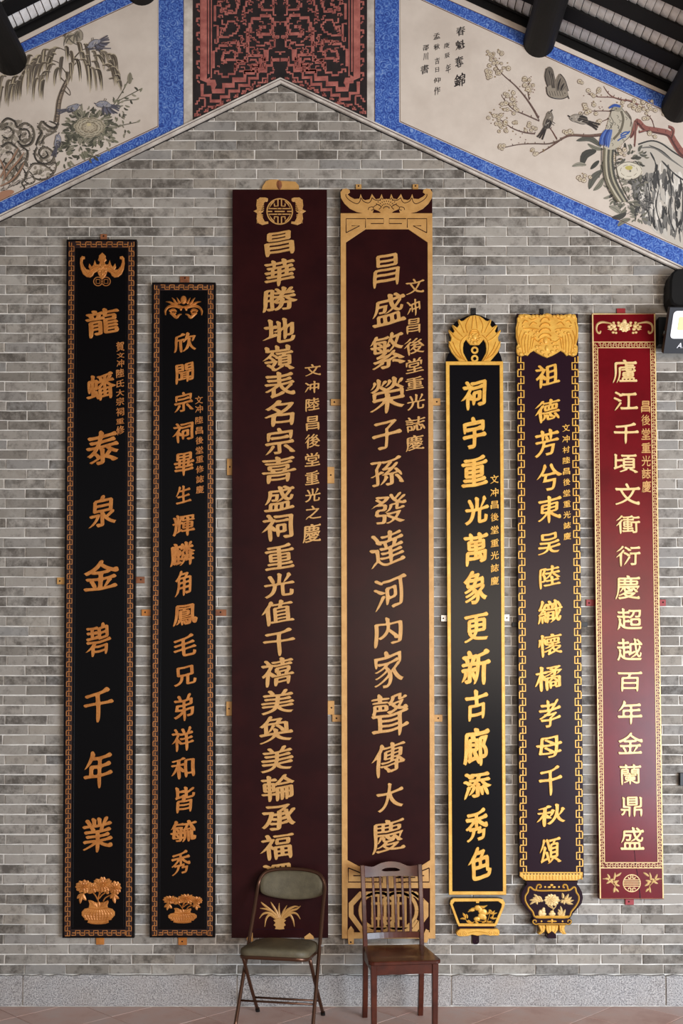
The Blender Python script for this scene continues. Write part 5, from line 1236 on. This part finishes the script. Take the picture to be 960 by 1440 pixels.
# --- 6
T6 = .062
p6 = thing('hanging_plaque', 'dark aubergine plaque with carved gilt dragon-mask head, gold key border and vase-shaped peony foot', 'plaque', P(775, 1318, .02), PG)
R = Relief(); R.plate([[(726.2, 441), (812.3, 441), (820.8, 1234), (730.2, 1234)]], .006, T6, .0015); R.build('board', B6, p6)
R = Relief()
fret_band(R, (726.6, 500), (730.4, 1228), -1, 10.6, 19.5, 2.15, T6, .003, G5, p6); fret_band(R, (813.4, 500), (820.2, 1228), 1, 10.6, 19.5, 2.15, T6, .003, G5, p6)
o = lambda pts: zz(pts, 715, 430, 8.727); cx = 715 + 472 / 8.727
half = o([(472, 92), (428, 98), (400, 118), (345, 106), (300, 120), (250, 104), (190, 94), (130, 114), (104, 150), (104, 200), (88, 262), (90, 380), (112, 470), (95, 498), (95, 560), (110, 600), (150, 618), (205, 600), (235, 610), (266, 572), (306, 548), (345, 575), (410, 610), (472, 634)])
R = Relief(); R.plate([sym(half, cx)], T6 - .002, T6 + .012, .004)
H6 = T6 + .009
for k, (y, w) in enumerate(((150, 62), (215, 72), (280, 78), (345, 84), (400, 90))): R.ridge(o([(455 - w, y + 44), (455 - w * .6, y + 8), (455, y - 6), (455 + w * .6, y + 6), (455 + w * .8, y + 30)]), 3, H6, .012, 4)
for s_ in (1, -1):
    M_ = lambda pts: o([(472 + s_ * (x - 472), y) for x, y in pts])
    for p in ([(190, 340), (160, 440), (180, 590)], [(220, 350), (200, 450), (210, 590)], [(250, 360), (240, 450), (240, 580)], [(280, 370), (275, 440), (262, 540)], [(130, 200), (108, 320), (130, 470), (160, 600)], [(160, 300), (130, 400), (150, 520)], [(310, 400), (300, 460), (285, 530)]): R.ridge(M_(p), [1.4, 3.4, 2], H6, .008, 4)
    for p in ([(180, 280), (280, 275), (370, 290)], [(170, 220), (200, 180), (240, 190), (230, 230)], [(260, 240), (300, 200), (350, 220), (330, 260)], [(250, 150), (290, 170), (340, 150)], [(340, 380), (300, 390), (280, 400)], [(540, 430), (580, 440), (630, 400)]): R.ridge(M_(p), [1.6, 3, 1.6], H6, .01, 4)
    for x, y, r in ((210, 335, 3.2), (255, 325, 2.2), (300, 300, 2), (350, 320, 2.4), (150, 130, 4), (210, 125, 3.6), (300, 130, 3.4), (345, 125, 3), (390, 130, 3), (130, 520, 3.4), (150, 590, 3.6), (200, 590, 2.6), (380, 500, 3), (345, 500, 3.2), (410, 560, 3.4), (440, 600, 2.8), (400, 460, 2.4), (350, 550, 2.6), (180, 250, 2.4), (320, 350, 2)): R.dome(*M_([(x, y)])[0], r, r * .85, H6, .010, 8)
R.dome(*o([(455, 420)])[0], 4, 6, H6, .013); R.dome(*o([(470, 520)])[0], 3.4, 5, H6, .012); R.dome(*o([(472, 110)])[0], 4.4, 2.4, H6, .012); R.build('carved_mask_head', G5, p6)
chars(p6, [('祖', 752, 511, 787.5, 546), ('德', 752, 560.5, 787.5, 595), ('芳', 751.5, 602.5, 786, 644), ('兮', 754, 651.5, 790.5, 690), ('東', 756, 697, 789.5, 735.5), ('吴', 756, 747.5, 788, 781), ('陸', 757.5, 794.5, 788.5, 829), ('織', 756, 842.5, 791, 878.5), ('懷', 756.5, 891, 790.5, 925),
           ('橘', 752, 935, 790, 973), ('孝', 757, 982.5, 788.5, 1023.5), ('母', 753, 1033.5, 790.5, 1066), ('千', 757, 1076, 790.5, 1119), ('秋', 754, 1130, 795, 1163), ('頌', 758.5, 1176.5, 789.5, 1215)], KAIB, G5, T6, .008, .0016)
chars(p6, column('文冲村陸昌後堂重光誌慶', 795.5, 797.5, [601.8 + 15.25 * k for k in range(11)], 10.5, 10.6), SMALL, G5, T6, .003, .0006)
o = lambda pts: zz(pts, 720, 1220, 8.727)
R = Relief(); R.plate([o([(92, 55), (865, 55), (865, 105), (845, 135), (790, 160), (165, 160), (120, 130), (92, 105)])], T6 - .02, T6 + .008, .003)
for k in range(19): x = 120 + k * 39.5; R.ridge(o([(x + 20, 98), (x + 22, 148)]), 2.4, T6 + .006, .005, 0)
R.build('gilt_ledge', G5, p6)
R = Relief()
for k in range(18): x = 128 + k * 39.5; R.plate([o([(x, 72), (x + 34, 72), (x + 17, 90)])], T6 + .007, T6 + .0088, .0002)
R.build('dark_teeth', B6, p6)
hv = [(487, 165), (165, 165), (178, 205), (150, 240), (118, 300), (105, 370), (120, 440), (170, 500), (225, 560), (262, 625), (240, 650), (244, 690), (275, 710), (320, 705), (340, 720), (487, 720)]
vs_ = Relief(); vs_.plate([sym(o(hv), 720 + 487 / 8.727)], .008, T6, .003); vase = vs_.build('vase_shaped_foot', B6, p6)
R = Relief()
for s_ in (1, -1):
    M_ = lambda pts: o([(487 + s_ * (x - 487), y) for x, y in pts])
    R.ridge(M_([(487, 282), (310, 282), (296, 250), (310, 214), (345, 212), (352, 240), (330, 246)]), 2.1, T6, .005, 4); R.ridge(M_([(292, 280), (260, 270), (225, 242), (200, 250), (190, 300), (160, 350), (162, 410), (200, 480), (250, 540), (292, 610), (487, 612)]), 2.4, T6, .006, 4)
    R.ridge(M_([(320, 692), (280, 696), (252, 670), (262, 645), (292, 650), (290, 672)]), 1.6, T6, .004, 4); R.dome(*M_([(402, 238)])[0], 1.6, 1.6, T6, .004, 8); R.dome(*M_([(358, 660)])[0], 1.5, 1.5, T6, .004, 8); R.leaf(*M_([(480, 660), (425, 660)]), 2.4, T6, .004)
R.dome(*o([(482, 215)])[0], 2.6, 1.8, T6, .005, 9); R.dome(*o([(452, 240)])[0], 2.6, 1.6, T6, .005, 9); R.dome(*o([(512, 240)])[0], 2.6, 1.6, T6, .005, 9); R.dome(*o([(487, 655)])[0], 2, 3, T6, .005, 9)
R.ridge(o([(292, 606), (690, 606)]), 3.6, T6, .005, 0); R.ridge(o([(312, 692), (668, 692)]), 1.6, T6, .003, 0); R.build('gilt_vase_outline', G5, vase)
R = Relief(); R.blossom(*o([(485, 400)])[0], 11, 9, T6, .012, 12, 3); R.build('carved_peony', G7, vase)
R = Relief()
for a, b in (((340, 420), (210, 400)), ((330, 400), (215, 455)), ((320, 400), (262, 325)), ((300, 390), (310, 455)), ((350, 410), (250, 370)), ((360, 400), (310, 350)), ((600, 400), (760, 400)), ((640, 400), (750, 450)), ((640, 390), (690, 320)), ((640, 400), (640, 455)), ((620, 380), (610, 310)), ((650, 400), (730, 360)), ((380, 410), (320, 410)), ((600, 410), (620, 430)), ((590, 590), (590, 470)), ((600, 590), (650, 510)), ((590, 590), (560, 510)), ((610, 590), (645, 560)), ((580, 590), (555, 550))): R.leaf(*o([a, b]), 3.8, T6, .007, .1)
for p in ([(490, 560), (500, 510), (480, 460)], [(505, 510), (530, 480), (540, 450)], [(490, 500), (460, 480), (440, 470)], [(590, 400), (560, 420)]): R.ridge(o(p), 1.6, T6, .004, 3)
for x, y, rx, ry in ((375, 570, 5, 3), (380, 535, 3.2, 4), (385, 505, 2.2, 2), (345, 560, 3, 5), (490, 570, 5, 3), (488, 545, 3, 2.4)): R.dome(*o([(x, y)])[0], rx, ry, T6, .006, 9)
R.build('carved_foliage', G7, vase)
R = Relief()
for pts in ([(322, 708), (400, 708), (408, 740), (395, 790), (345, 825), (318, 818), (350, 780), (335, 740)], [(412, 708), (566, 708), (560, 770), (530, 815), (487, 832), (440, 812), (418, 770)], [(576, 708), (655, 708), (640, 745), (650, 790), (668, 818), (620, 822), (585, 790)]): R.plate([o(pts)], .02, T6 + .004, .004)
for p in ([(440, 715), (450, 770), (475, 815)], [(487, 715), (488, 790)], [(540, 715), (528, 770), (500, 815)], [(370, 715), (378, 770), (340, 815)], [(612, 715), (606, 770), (640, 812)]): R.ridge(o(p), 1.6, T6 + .002, .005, 3)
R.build('lotus_foot', G5, p6)
tab(p6, 769, 1308, 782, 1320, B6, 0, T6 + .008, shape=o([(430, 870), (432, 825), (487, 780), (540, 825), (542, 870)])); tab(p6, 759, 434, 764, 442, M_BLACK); tab(p6, 720, 875, 730, 881, M_BLACK); tab(p6, 815, 875, 826, 881, M_BLACK)

# --- 7
T7 = .056
p7 = thing('hanging_plaque', 'glossy crimson red plaque with pale gold characters and narrow key border, rightmost on the wall', 'plaque', P(888, 1264, .02), PG)
c7 = [(831.8, 440.5), (921.2, 440.5), (933.2, 1264.5), (842.8, 1264.5)]
R = Relief(); R.plate([c7], .006, T7, .0015); R.build('board', B7, p7)
def e7(u, y):
    t = (y - 440.5) / 824; return (lerp(831.8, 842.8, t) + u * (lerp(921.2, 933.2, t) - lerp(831.8, 842.8, t)), y)
R = Relief(); R.ridge([e7(.012, 441.5), e7(.988, 441.5), e7(.988, 1263.4), e7(.012, 1263.4), e7(.012, 441.5)], 2, T7, .003, 0, flat=True)
yt, yb = 481, 1213; R.ridge([e7(.0, yt), e7(1, yt)], 1.4, T7, .0028, 0, flat=True); R.ridge([e7(.085, yt + 8), e7(.915, yt + 8)], 1.3, T7, .0028, 0, flat=True)
R.ridge([e7(.0, yb + 7.6), e7(1, yb + 7.6)], 1.4, T7, .0028, 0, flat=True); R.ridge([e7(.085, yb), e7(.915, yb)], 1.3, T7, .0028, 0, flat=True)
for u in (.085, .915): R.ridge([e7(u, yt + 8), e7(u, yb)], 1.1, T7, .0028, 0, flat=True)
R.build('gold_edging', G7, p7)
R = Relief(); a, b = e7(.022, yt + 1), e7(.022, yb + 7); fret_band(R, a, b, -1, 5.2, 7.4, 1.0, T7, .002, G7, p7); a, b = e7(.978, yt + 1), e7(.978, yb + 7); fret_band(R, a, b, 1, 5.2, 7.4, 1.0, T7, .002, G7, p7)
fret_band(R, e7(.09, yt + 1.2), e7(.91, yt + 1.2), 1, 6, 7.4, 1.0, T7, .002, G7, p7); fret_band(R, e7(.09, yb + 1), e7(.91, yb + 1), 1, 6, 7.4, 1.0, T7, .002, G7, p7)
R = Relief(); o = lambda pts: zz(pts, 825, 425, 8.727)
for s_ in (1, -1):
    M_ = lambda pts: o([(460 + s_ * (x - 460), y) for x, y in pts])
    R.ridge(M_([(300, 262), (240, 250), (180, 246), (130, 270), (115, 320), (125, 365), (155, 378), (168, 350)]), [2, 2.4, 3, 3, 2.6, 2.4, 3, 2], T7, .006, 4)
    for x, y, r in ((270, 300, 2.6), (290, 330, 2.6), (325, 250, 2.2), (330, 290, 3.6), (345, 330, 3), (320, 370, 2.4), (355, 375, 2.2), (385, 250, 2.4), (390, 285, 2.8), (300, 280, 2.4), (420, 270, 2)): R.dome(*M_([(x, y)])[0], r, r * .8, T7, .007, 8)
    for a, b in (((330, 310), (250, 335)), ((330, 300), (330, 235)), ((330, 310), (360, 350)), ((400, 300), (380, 245)), ((410, 310), (395, 345))): R.leaf(*M_([a, b]), 3, T7 + .001, .006)
R.blossom(825 + 460 / 8.727, 425 + 300 / 8.727, 7.5, 8, T7, .01, 10, 5); R.dome(*o([(460, 235)])[0], 3, 3, T7, .007); R.build('carved_flower_scroll', G7, p7)
R = Relief(); shou(R, 888, 1242, 12, T7, 1.5, .003, 1); R.build('longevity_emblem', G7, p7)
o = lambda pts: zz(pts, 830, 1190, 8.727)
for s_ in (1, -1):
    M_ = lambda pts: o([(512 + s_ * (x - 512), y) for x, y in pts]); R = Relief()
    R.ridge(M_([(150, 400), (200, 405), (250, 440), (300, 490), (300, 560)]), 1.1, T7, .003, 3)
    for a, b in (((235, 400), (205, 340)), ((285, 420), (300, 320)), ((310, 370), (380, 322)), ((230, 410), (175, 395)), ((250, 430), (195, 460)), ((280, 440), (350, 420)), ((300, 460), (360, 490)), ((300, 500), (285, 572)), ((310, 520), (348, 562)), ((240, 420), (280, 400)), ((270, 450), (240, 400)), ((290, 440), (330, 450))): R.leaf(*M_([a, b]), 2.9, T7, .005, .05)
    R.build('carved_sprig', G7, p7)
R = Relief(); R.ridge([(891, 1190), (893.5, 1215), (897, 1236), (900, 1264)], [.7, 1, 1, 1.4], T7, .0007, 3); R.build('board_crack', B6, p7)
tab(p7, 867, 433.5, 879, 443, M_REDTAB); tab(p7, 824, 843, 838, 852, M_REDTAB, nail=(828, 848)); tab(p7, 924, 843, 936, 852, M_REDTAB, nail=(932, 847)); tab(p7, 879, 1262, 891, 1272.5, M_REDTAB, nail=(884, 1268))
chars(p7, [('廬', 861.5, 505.5, 896, 538.5), ('江', 862.5, 550.5, 897, 577.5), ('千', 862.5, 594, 898, 624), ('頃', 862.5, 638, 897, 665), ('文', 864.5, 679.5, 900, 710), ('衝', 866, 724.5, 900, 751), ('衍', 866, 767.5, 900.5, 797), ('慶', 865, 809, 900, 843), ('超', 867, 855, 903, 886.5),
           ('越', 867, 897.5, 903, 929.5), ('百', 868, 944, 903, 973), ('年', 868, 985, 903, 1019), ('金', 869, 1030, 903.5, 1061), ('蘭', 870.5, 1074.5, 901.5, 1104.5), ('鼎', 872, 1120, 903, 1149), ('盛', 872, 1163, 906, 1195.5)], LI, G7, T7, .007, .0014)
chars(p7, [(c, 901 + .2 * i, y0, 914 + .2 * i, y1) for i, (c, (y0, y1)) in enumerate(zip('昌後堂重光誌慶', ((563.5, 580.5), (583, 599), (602, 618.5), (622, 637), (640.5, 655.5), (658, 674), (676, 692.5))))], LI, G3, T7, .003, .0006)
# ------------------------------------------------------------ chairs
TUBE = mat('bronze_enamelled_tube', (92, 62, 46), 0.3, 0.7)
VINYL = mat('olive_grey_vinyl', (98, 88, 66), 0.6, c2=(84, 75, 56), scale=22, bump=0.3, bscale=160)
WOOD = mat('dark_cherry_wood', (84, 36, 20), 0.3, c2=(60, 24, 13), scale=10, spec=.3, coat=.12)
def frame_of(O, a):
    f_ = Vector((sin(a), -cos(a), 0)); r_ = Vector((cos(a), sin(a), 0)); o = Vector(O)
    return lambda x, y, z: o + r_ * x + f_ * y + Vector((0, 0, z))
def add(dst, src):
    k = len(dst[0]); dst[0].extend(src[0]); dst[1].extend([tuple(i + k for i in f) for f in src[1]])
def pad(contour, fn, levels):
    """stack of scaled outlines: levels = [(scale, height)], fn maps (u, v, h) to space; closed at both ends"""
    n = len(contour); cu = sum(p[0] for p in contour) / n; cv = sum(p[1] for p in contour) / n; v = []; f = []
    for s, h in levels: v += [fn(cu + (x - cu) * s, cv + (y - cv) * s, h) for x, y in contour]
    for l in range(len(levels) - 1):
        for i in range(n): j = (i + 1) % n; f.append((l * n + i, l * n + j, (l + 1) * n + j, (l + 1) * n + i))
    f.append(tuple(range(n))[::-1]); f.append(tuple((len(levels) - 1) * n + i for i in range(n)))
    return v, f
def rrect(x0, y0, x1, y1, r, n=5):
    out = []
    for cx, cy, a0 in ((x1 - r, y1 - r, 0), (x0 + r, y1 - r, 90), (x0 + r, y0 + r, 180), (x1 - r, y0 + r, 270)):
        for k in range(n + 1): a = radians(a0 + 90 * k / n); out.append((cx + r * cos(a), cy + r * sin(a)))
    return out
fc = thing('folding_chair', 'metal folding chair with olive grey padded seat and back, standing before the wall', 'chair', (-.35, -.38, 0))
L = frame_of((-.347, -.372, 0), radians(-10.5))
# one continuous tube: foot, side, rounded top, other side, foot
def side_pt(s, z):
    t = z / .76; return L(s * (.225 - .018 * t), .215 - .445 * t, z)
path = [side_pt(-1, .012), side_pt(-1, .2), side_pt(-1, .45), side_pt(-1, .66), L(-.207, -.232, .76), L(-.19, -.245, .81), L(-.155, -.258, .84), L(-.08, -.272, .854), L(0, -.277, .856), L(.08, -.272, .854), L(.155, -.258, .84), L(.19, -.245, .81), L(.207, -.232, .76), side_pt(1, .66), side_pt(1, .45), side_pt(1, .2), side_pt(1, .012)]
vs, fs = tube(path, .011, 10, 3); fr_ = link('tubular_frame', vs, fs, TUBE, fc, smooth=True)
for s in (-1, 1):
    vs, fs = tube([L(s * .196, .135, .415), L(s * .199, -.03, .21), L(s * .202, -.205, .012)], .0105, 10, 3); lg = link('rear_leg', vs, fs, TUBE, fc, smooth=True)
    link('rubber_foot', *tube([L(s * .202, -.197, .022), L(s * .202, -.21, .0)], .0135, 10), M_BLACK, lg)
    link('rubber_foot', *tube([side_pt(s, .024), side_pt(s, .0)], .0135, 10), M_BLACK, fr_)
    link('hinge_bracket', *tube([L(s * .196, .14, .425), L(s * .206, -.0, .418)], .006, 6), TUBE, fc)
    p_ = side_pt(s, .452); link('rivet', *tube([p_, L(s * .235, .215 - .445 * .452 / .76, .452)], .006, 10), M_STEEL, fc)
link('stretcher', *tube([L(-.2, -.115, .112), L(.2, -.115, .112)], .0065, 8), TUBE, fc, smooth=True)
link('stretcher', *tube([side_pt(-1, .16), side_pt(1, .16)], .0065, 8), TUBE, fc, smooth=True)
seat_c = rrect(-.203, -.165, .203, .235, .075, 6)
seat_c = [(x * (1 - .16 * max(0, .235 - y) / .4 * .35), y) for x, y in seat_c]
sf = lambda x, y, h: L(x, y, .405 + .045 * (y + .165) / .4 * .6 + h - .010 * (x / .2) ** 2)
vs, fs = pad(seat_c, sf, [(.9, -.004), (1.0, -.002), (1.012, .004), (1.012, .014), (1.0, .018)]); link('seat_pan', vs, fs, TUBE, fc, smooth=True)
vs, fs = pad(seat_c, sf, [(.99, .016), (1.005, .022), (1.008, .040), (.985, .052), (.93, .059), (.8, .063), (.5, .066), (.2, .067)]); link('padded_seat', vs, fs, VINYL, fc, smooth=True)
bc = [(x, z) for x, z in catmull([(-.196, .79), (-.175, .826), (-.13, .843), (0, .848), (.13, .843), (.175, .826), (.196, .79), (.198, .745), (.188, .712), (.14, .690), (.06, .676), (0, .673), (-.06, .676), (-.14, .690), (-.188, .712), (-.198, .745)], 3, True)]
bf = lambda x, z, h: L(x, -.232 - .05 * (z - .7) / .15 * .5 - .038 * (1 - (x / .2) ** 2) + h, z)
vs, fs = pad(bc, bf, [(.9, -.012), (1.0, -.006), (1.0, .004), (.965, .012), (.85, .018), (.5, .021), (.15, .022)]); link('padded_backrest', vs, fs, VINYL, fc, smooth=True)

wc = thing('wooden_chair', 'glossy dark cherry wooden chair with six back slats and a handle slot', 'chair', (.33, -.44, 0))
L2 = frame_of((.331, -.438, 0), radians(6.8))
def sweep(path, w, t, LL, name, parent, m=WOOD, bev=.003):
    """rectangular bar along (x, y, z) points; w across x, t across y, chamfered corners"""
    v = []; f = []; n = len(path)
    for i, (x, y, z) in enumerate(path):
        ww = (w[i] if isinstance(w, (list, tuple)) else w) / 2; tt = (t[i] if isinstance(t, (list, tuple)) else t) / 2
        for dx, dy in ((-ww + bev, -tt), (ww - bev, -tt), (ww, -tt + bev), (ww, tt - bev), (ww - bev, tt), (-ww + bev, tt), (-ww, tt - bev), (-ww, -tt + bev)): v.append(LL(x + dx, y + dy, z))
    for i in range(n - 1):
        for k in range(8): j = (k + 1) % 8; f.append((i * 8 + k, i * 8 + j, (i + 1) * 8 + j, (i + 1) * 8 + k))
    f += [tuple(range(8))[::-1], tuple((n - 1) * 8 + k for k in range(8))]
    return link(name, v, f, m, parent)
backy = lambda z: -.185 - .085 * max(0, (z - .43) / .46) ** 1.3
for s in (-1, 1):
    pth = catmull([(s * .168, -.222, .0), (s * .168, -.200, .15), (s * .169, -.186, .32), (s * .170, -.184, .43), (s * .172, -.2, .58), (s * .174, -.232, .75), (s * .176, backy(.893), .893)], 4)
    sweep(pth, [.030] * 12 + [.026] * (len(pth) - 12), [.036] * 12 + [.026] * (len(pth) - 12), L2, 'back_post', wc)
    sweep([(s * .172, .172, .0), (s * .174, .172, .41)], [.029, .035], [.029, .035], L2, 'front_leg', wc)
    v, f = boxm((-.009, -.17, .355), (.009, .16, .408)); link('side_apron', [L2(s * .172 + x, y, z) for x, y, z in v], f, WOOD, wc)
v, f = boxm((-.16, .166, .352), (.16, .182, .408)); link('front_apron', [L2(*p) for p in v], f, WOOD, wc)
v, f = boxm((-.158, -.195, .355), (.158, -.178, .408)); link('rear_apron', [L2(*p) for p in v], f, WOOD, wc)
sc_ = rrect(-.205, -.185, .205, .205, .03, 4); sc_ = [(x * (.86 + .14 * min(1, (y + .185) / .33)), y + (.008 * (1 - (x / .2) ** 2) if y > .15 else 0)) for x, y in sc_]
dish = lambda x, y, h: L2(x, y, .409 + h - (.006 * max(0, 1 - (x / .17) ** 2 - ((y - .01) / .16) ** 2) if h > .02 else 0))
vs, fs = pad(sc_, dish, [(.97, .0), (1, .004), (1.0, .017), (.985, .022), (.9, .023), (.75, .023), (.6, .023), (.4, .023), (.2, .023), (.05, .023)]); link('seat', vs, fs, WOOD, wc)
# top rail with wavy crest and handle slot, bent backwards in the middle
def rail(name, top, bot, n=24, slot=None, th=.018):
    v = []; f = []; xs = [-.163 + .326 * i / n for i in range(n + 1)]
    def yy(x, z): return backy(z) - .022 * (1 - (x / .17) ** 2)
    rows = []
    for i, x in enumerate(xs):
        zt_, zb = top(x), bot(x)
        if slot:
            h = slot(x); zs = [zb, (zb + zt_) / 2 - .004 - h, (zb + zt_) / 2 - .004 + h, zt_] if h else [zb, (zb + zt_) / 2 - .004, (zb + zt_) / 2 - .004, zt_]
        else: zs = [zb, zt_]
        k = len(zs)
        for z in zs: v.append(L2(x, yy(x, z) + th / 2, z)); v.append(L2(x, yy(x, z) - th / 2, z))
    for i in range(n):
        a = i * 2 * k; b = (i + 1) * 2 * k
        for j in range(k - 1):
            if slot and j == 1:
                for e in (0, 1):
                    q = a + 2 * (j + e); r = b + 2 * (j + e); f.append((q, r, r + 1, q + 1))
                continue
            for e in (0, 1): f.append((a + 2 * j + e, b + 2 * j + e, b + 2 * j + 2 + e, a + 2 * j + 2 + e))
        f.append((a, b, b + 1, a + 1)); q = a + 2 * (k - 1); r = b + 2 * (k - 1); f.append((q, r, r + 1, q + 1))
    for i in (0, n):
        a = i * 2 * k; f.append(tuple([a + 2 * j for j in range(k)] + [a + 2 * j + 1 for j in range(k - 1, -1, -1)]))
    link(name, v, f, WOOD, wc)
crest = lambda x: .889 + .020 * max(0, cos(pi * x / .17 * .62)) ** 2 - .010 * max(0, 1 - abs(abs(x) - .11) / .05)
rail('crest_rail', crest, lambda x: .822 + .003 * cos(9 * x), 28, lambda x: .0105 * max(0, 1 - ((x) / .052) ** 4) ** .5 if abs(x) < .052 else 0)
rail('lower_back_rail', lambda x: .502, lambda x: .468, 12)
for k in range(6):
    x0 = -.1125 + .045 * k
    pth = [(x0 * (1 - .04 * (1 - t)), backy(.5 + .33 * t) - .022 * (1 - (x0 / .17) ** 2) + .010 * sin(pi * t), .495 + .335 * t) for t in [i / 6 for i in range(7)]]
    sweep(pth, .015, .009, L2, 'back_slat', wc, bev=.002)

# ------------------------------------------------------------ things at the right edge
fx = thing('flood_light', 'black LED flood light with white lens and yellow chip, fixed beside the red plaque', 'lamp', P(962, 470, .1))
tl, bl = P(943.3, 432.5, .30), P(932.6, 497, .17)
up_ = (tl - bl); hgt = up_.length; uz = up_.normalized(); ux = Vector((1, 0, 0)); uz = (uz - ux * uz.x).normalized(); nz = ux.cross(uz)   # nz: towards the wall side
nz = nz if nz.y > 0 else -nz
def fp(u, w, d): return bl + Vector((1, 0, 0)) * u + uz * w - nz * d
def fbox(name, u0, u1, w0, w1, d0, d1, m, parent, r=.0):
    c = rrect(u0, w0, u1, w1, r, 4) if r else [(u0, w0), (u1, w0), (u1, w1), (u0, w1)]
    return link(name, *pad(c, lambda a, b, h: fp(a, b, h), [(1, d0), (1, d1)]), m, parent)
shr = (tl.x - bl.x)
HOUS = mat('charcoal_housing', (32, 31, 35), 0.5, spec=.3); LENS = mat('white_reflector_lens', (244, 242, 246), 0.25)
CHIP = mat('yellow_led_chip', (238, 240, 150), 0.4)
hb = fbox('housing', 0, .30, 0, hgt, -.045, 0, HOUS, fx)
fbox('lens', .024, .262, hgt * .33, hgt * .93, -.002, .006, LENS, fx, .022)
fbox('led_chip', .062, .17, hgt * .52, hgt * .80, .005, .009, CHIP, fx, .008)
for k in range(6): fbox('cooling_fin', .04 + k * .04, .048 + k * .04, .03, hgt - .03, -.085, -.045, M_BLACK, hb)
# lettering printed on the lower rim
def flat_text(s, u0, w0, size, parent, m):
    x = u0
    for ch in s:
        cs = glyph(ch); xs = [p[0] for c, _ in cs for p in c]; vv = []; ff = []
        for c, hole in cs:
            pass
        W = [[(p[0], p[1]) for p in c] for c, _ in cs]; R = Relief(); R.plate_w(W, 0, .0012 / size, .0001)
        wd = max(xs)
        link('printed_letter', [fp(x + p[0] * size + .2 * p[2] * size, w0 + p[2] * size, -p[1] * size) for p in R.v], R.f, m, parent); x += (wd + .08) * size
flat_text('AMi', .075, hgt * .12, .045, hb, LENS)
a_ = P(926, 452, .0); b_ = P(926, 492, 0)
vs, fs = boxm((P(921, 470).x, -.07, P(921, 490).z), (P(934, 470).x, .01, P(934, 452).z)); link('bracket_shadow_block', vs, fs, M_BLACK, fx)  # black block stands for the lamp bracket together with its shadow
vs, fs = tube([P(930, 472, .03), P(934, 470, .12), fp(.0, hgt * .45, -.03)], .010, 8); link('bracket_arm', vs, fs, M_BLACK, fx)
vs, fs = tube([P(931, 486, .05), P(931, 492, .1), fp(.02, .06, -.04)], .005, 8, 4); link('power_cable', vs, fs, M_BLACK, fx)

cb = Relief(); cb.plate([[(952, 377), (945, 383), (942, 394), (941.5, 418), (945, 427), (953, 431), (975, 431), (986, 424), (988, 376)]], .0125, .13, .012)
o = cb.build('timber_corbel', M_TIMBER, None); o['label'] = 'stubby black timber bracket end on the right edge just above the flood light'; o['category'] = 'bracket'
hk = Relief(); hk.plate([[(956, 1087), (964, 1087), (964, 1105), (956, 1105)]], .0, .03, .002)
o = hk.build('wall_mount', M_BLACK, None); o['label'] = 'small black metal wall mount at the right edge low on the bricks'; o['category'] = 'fitting'
bpy.data.objects.remove(_go)
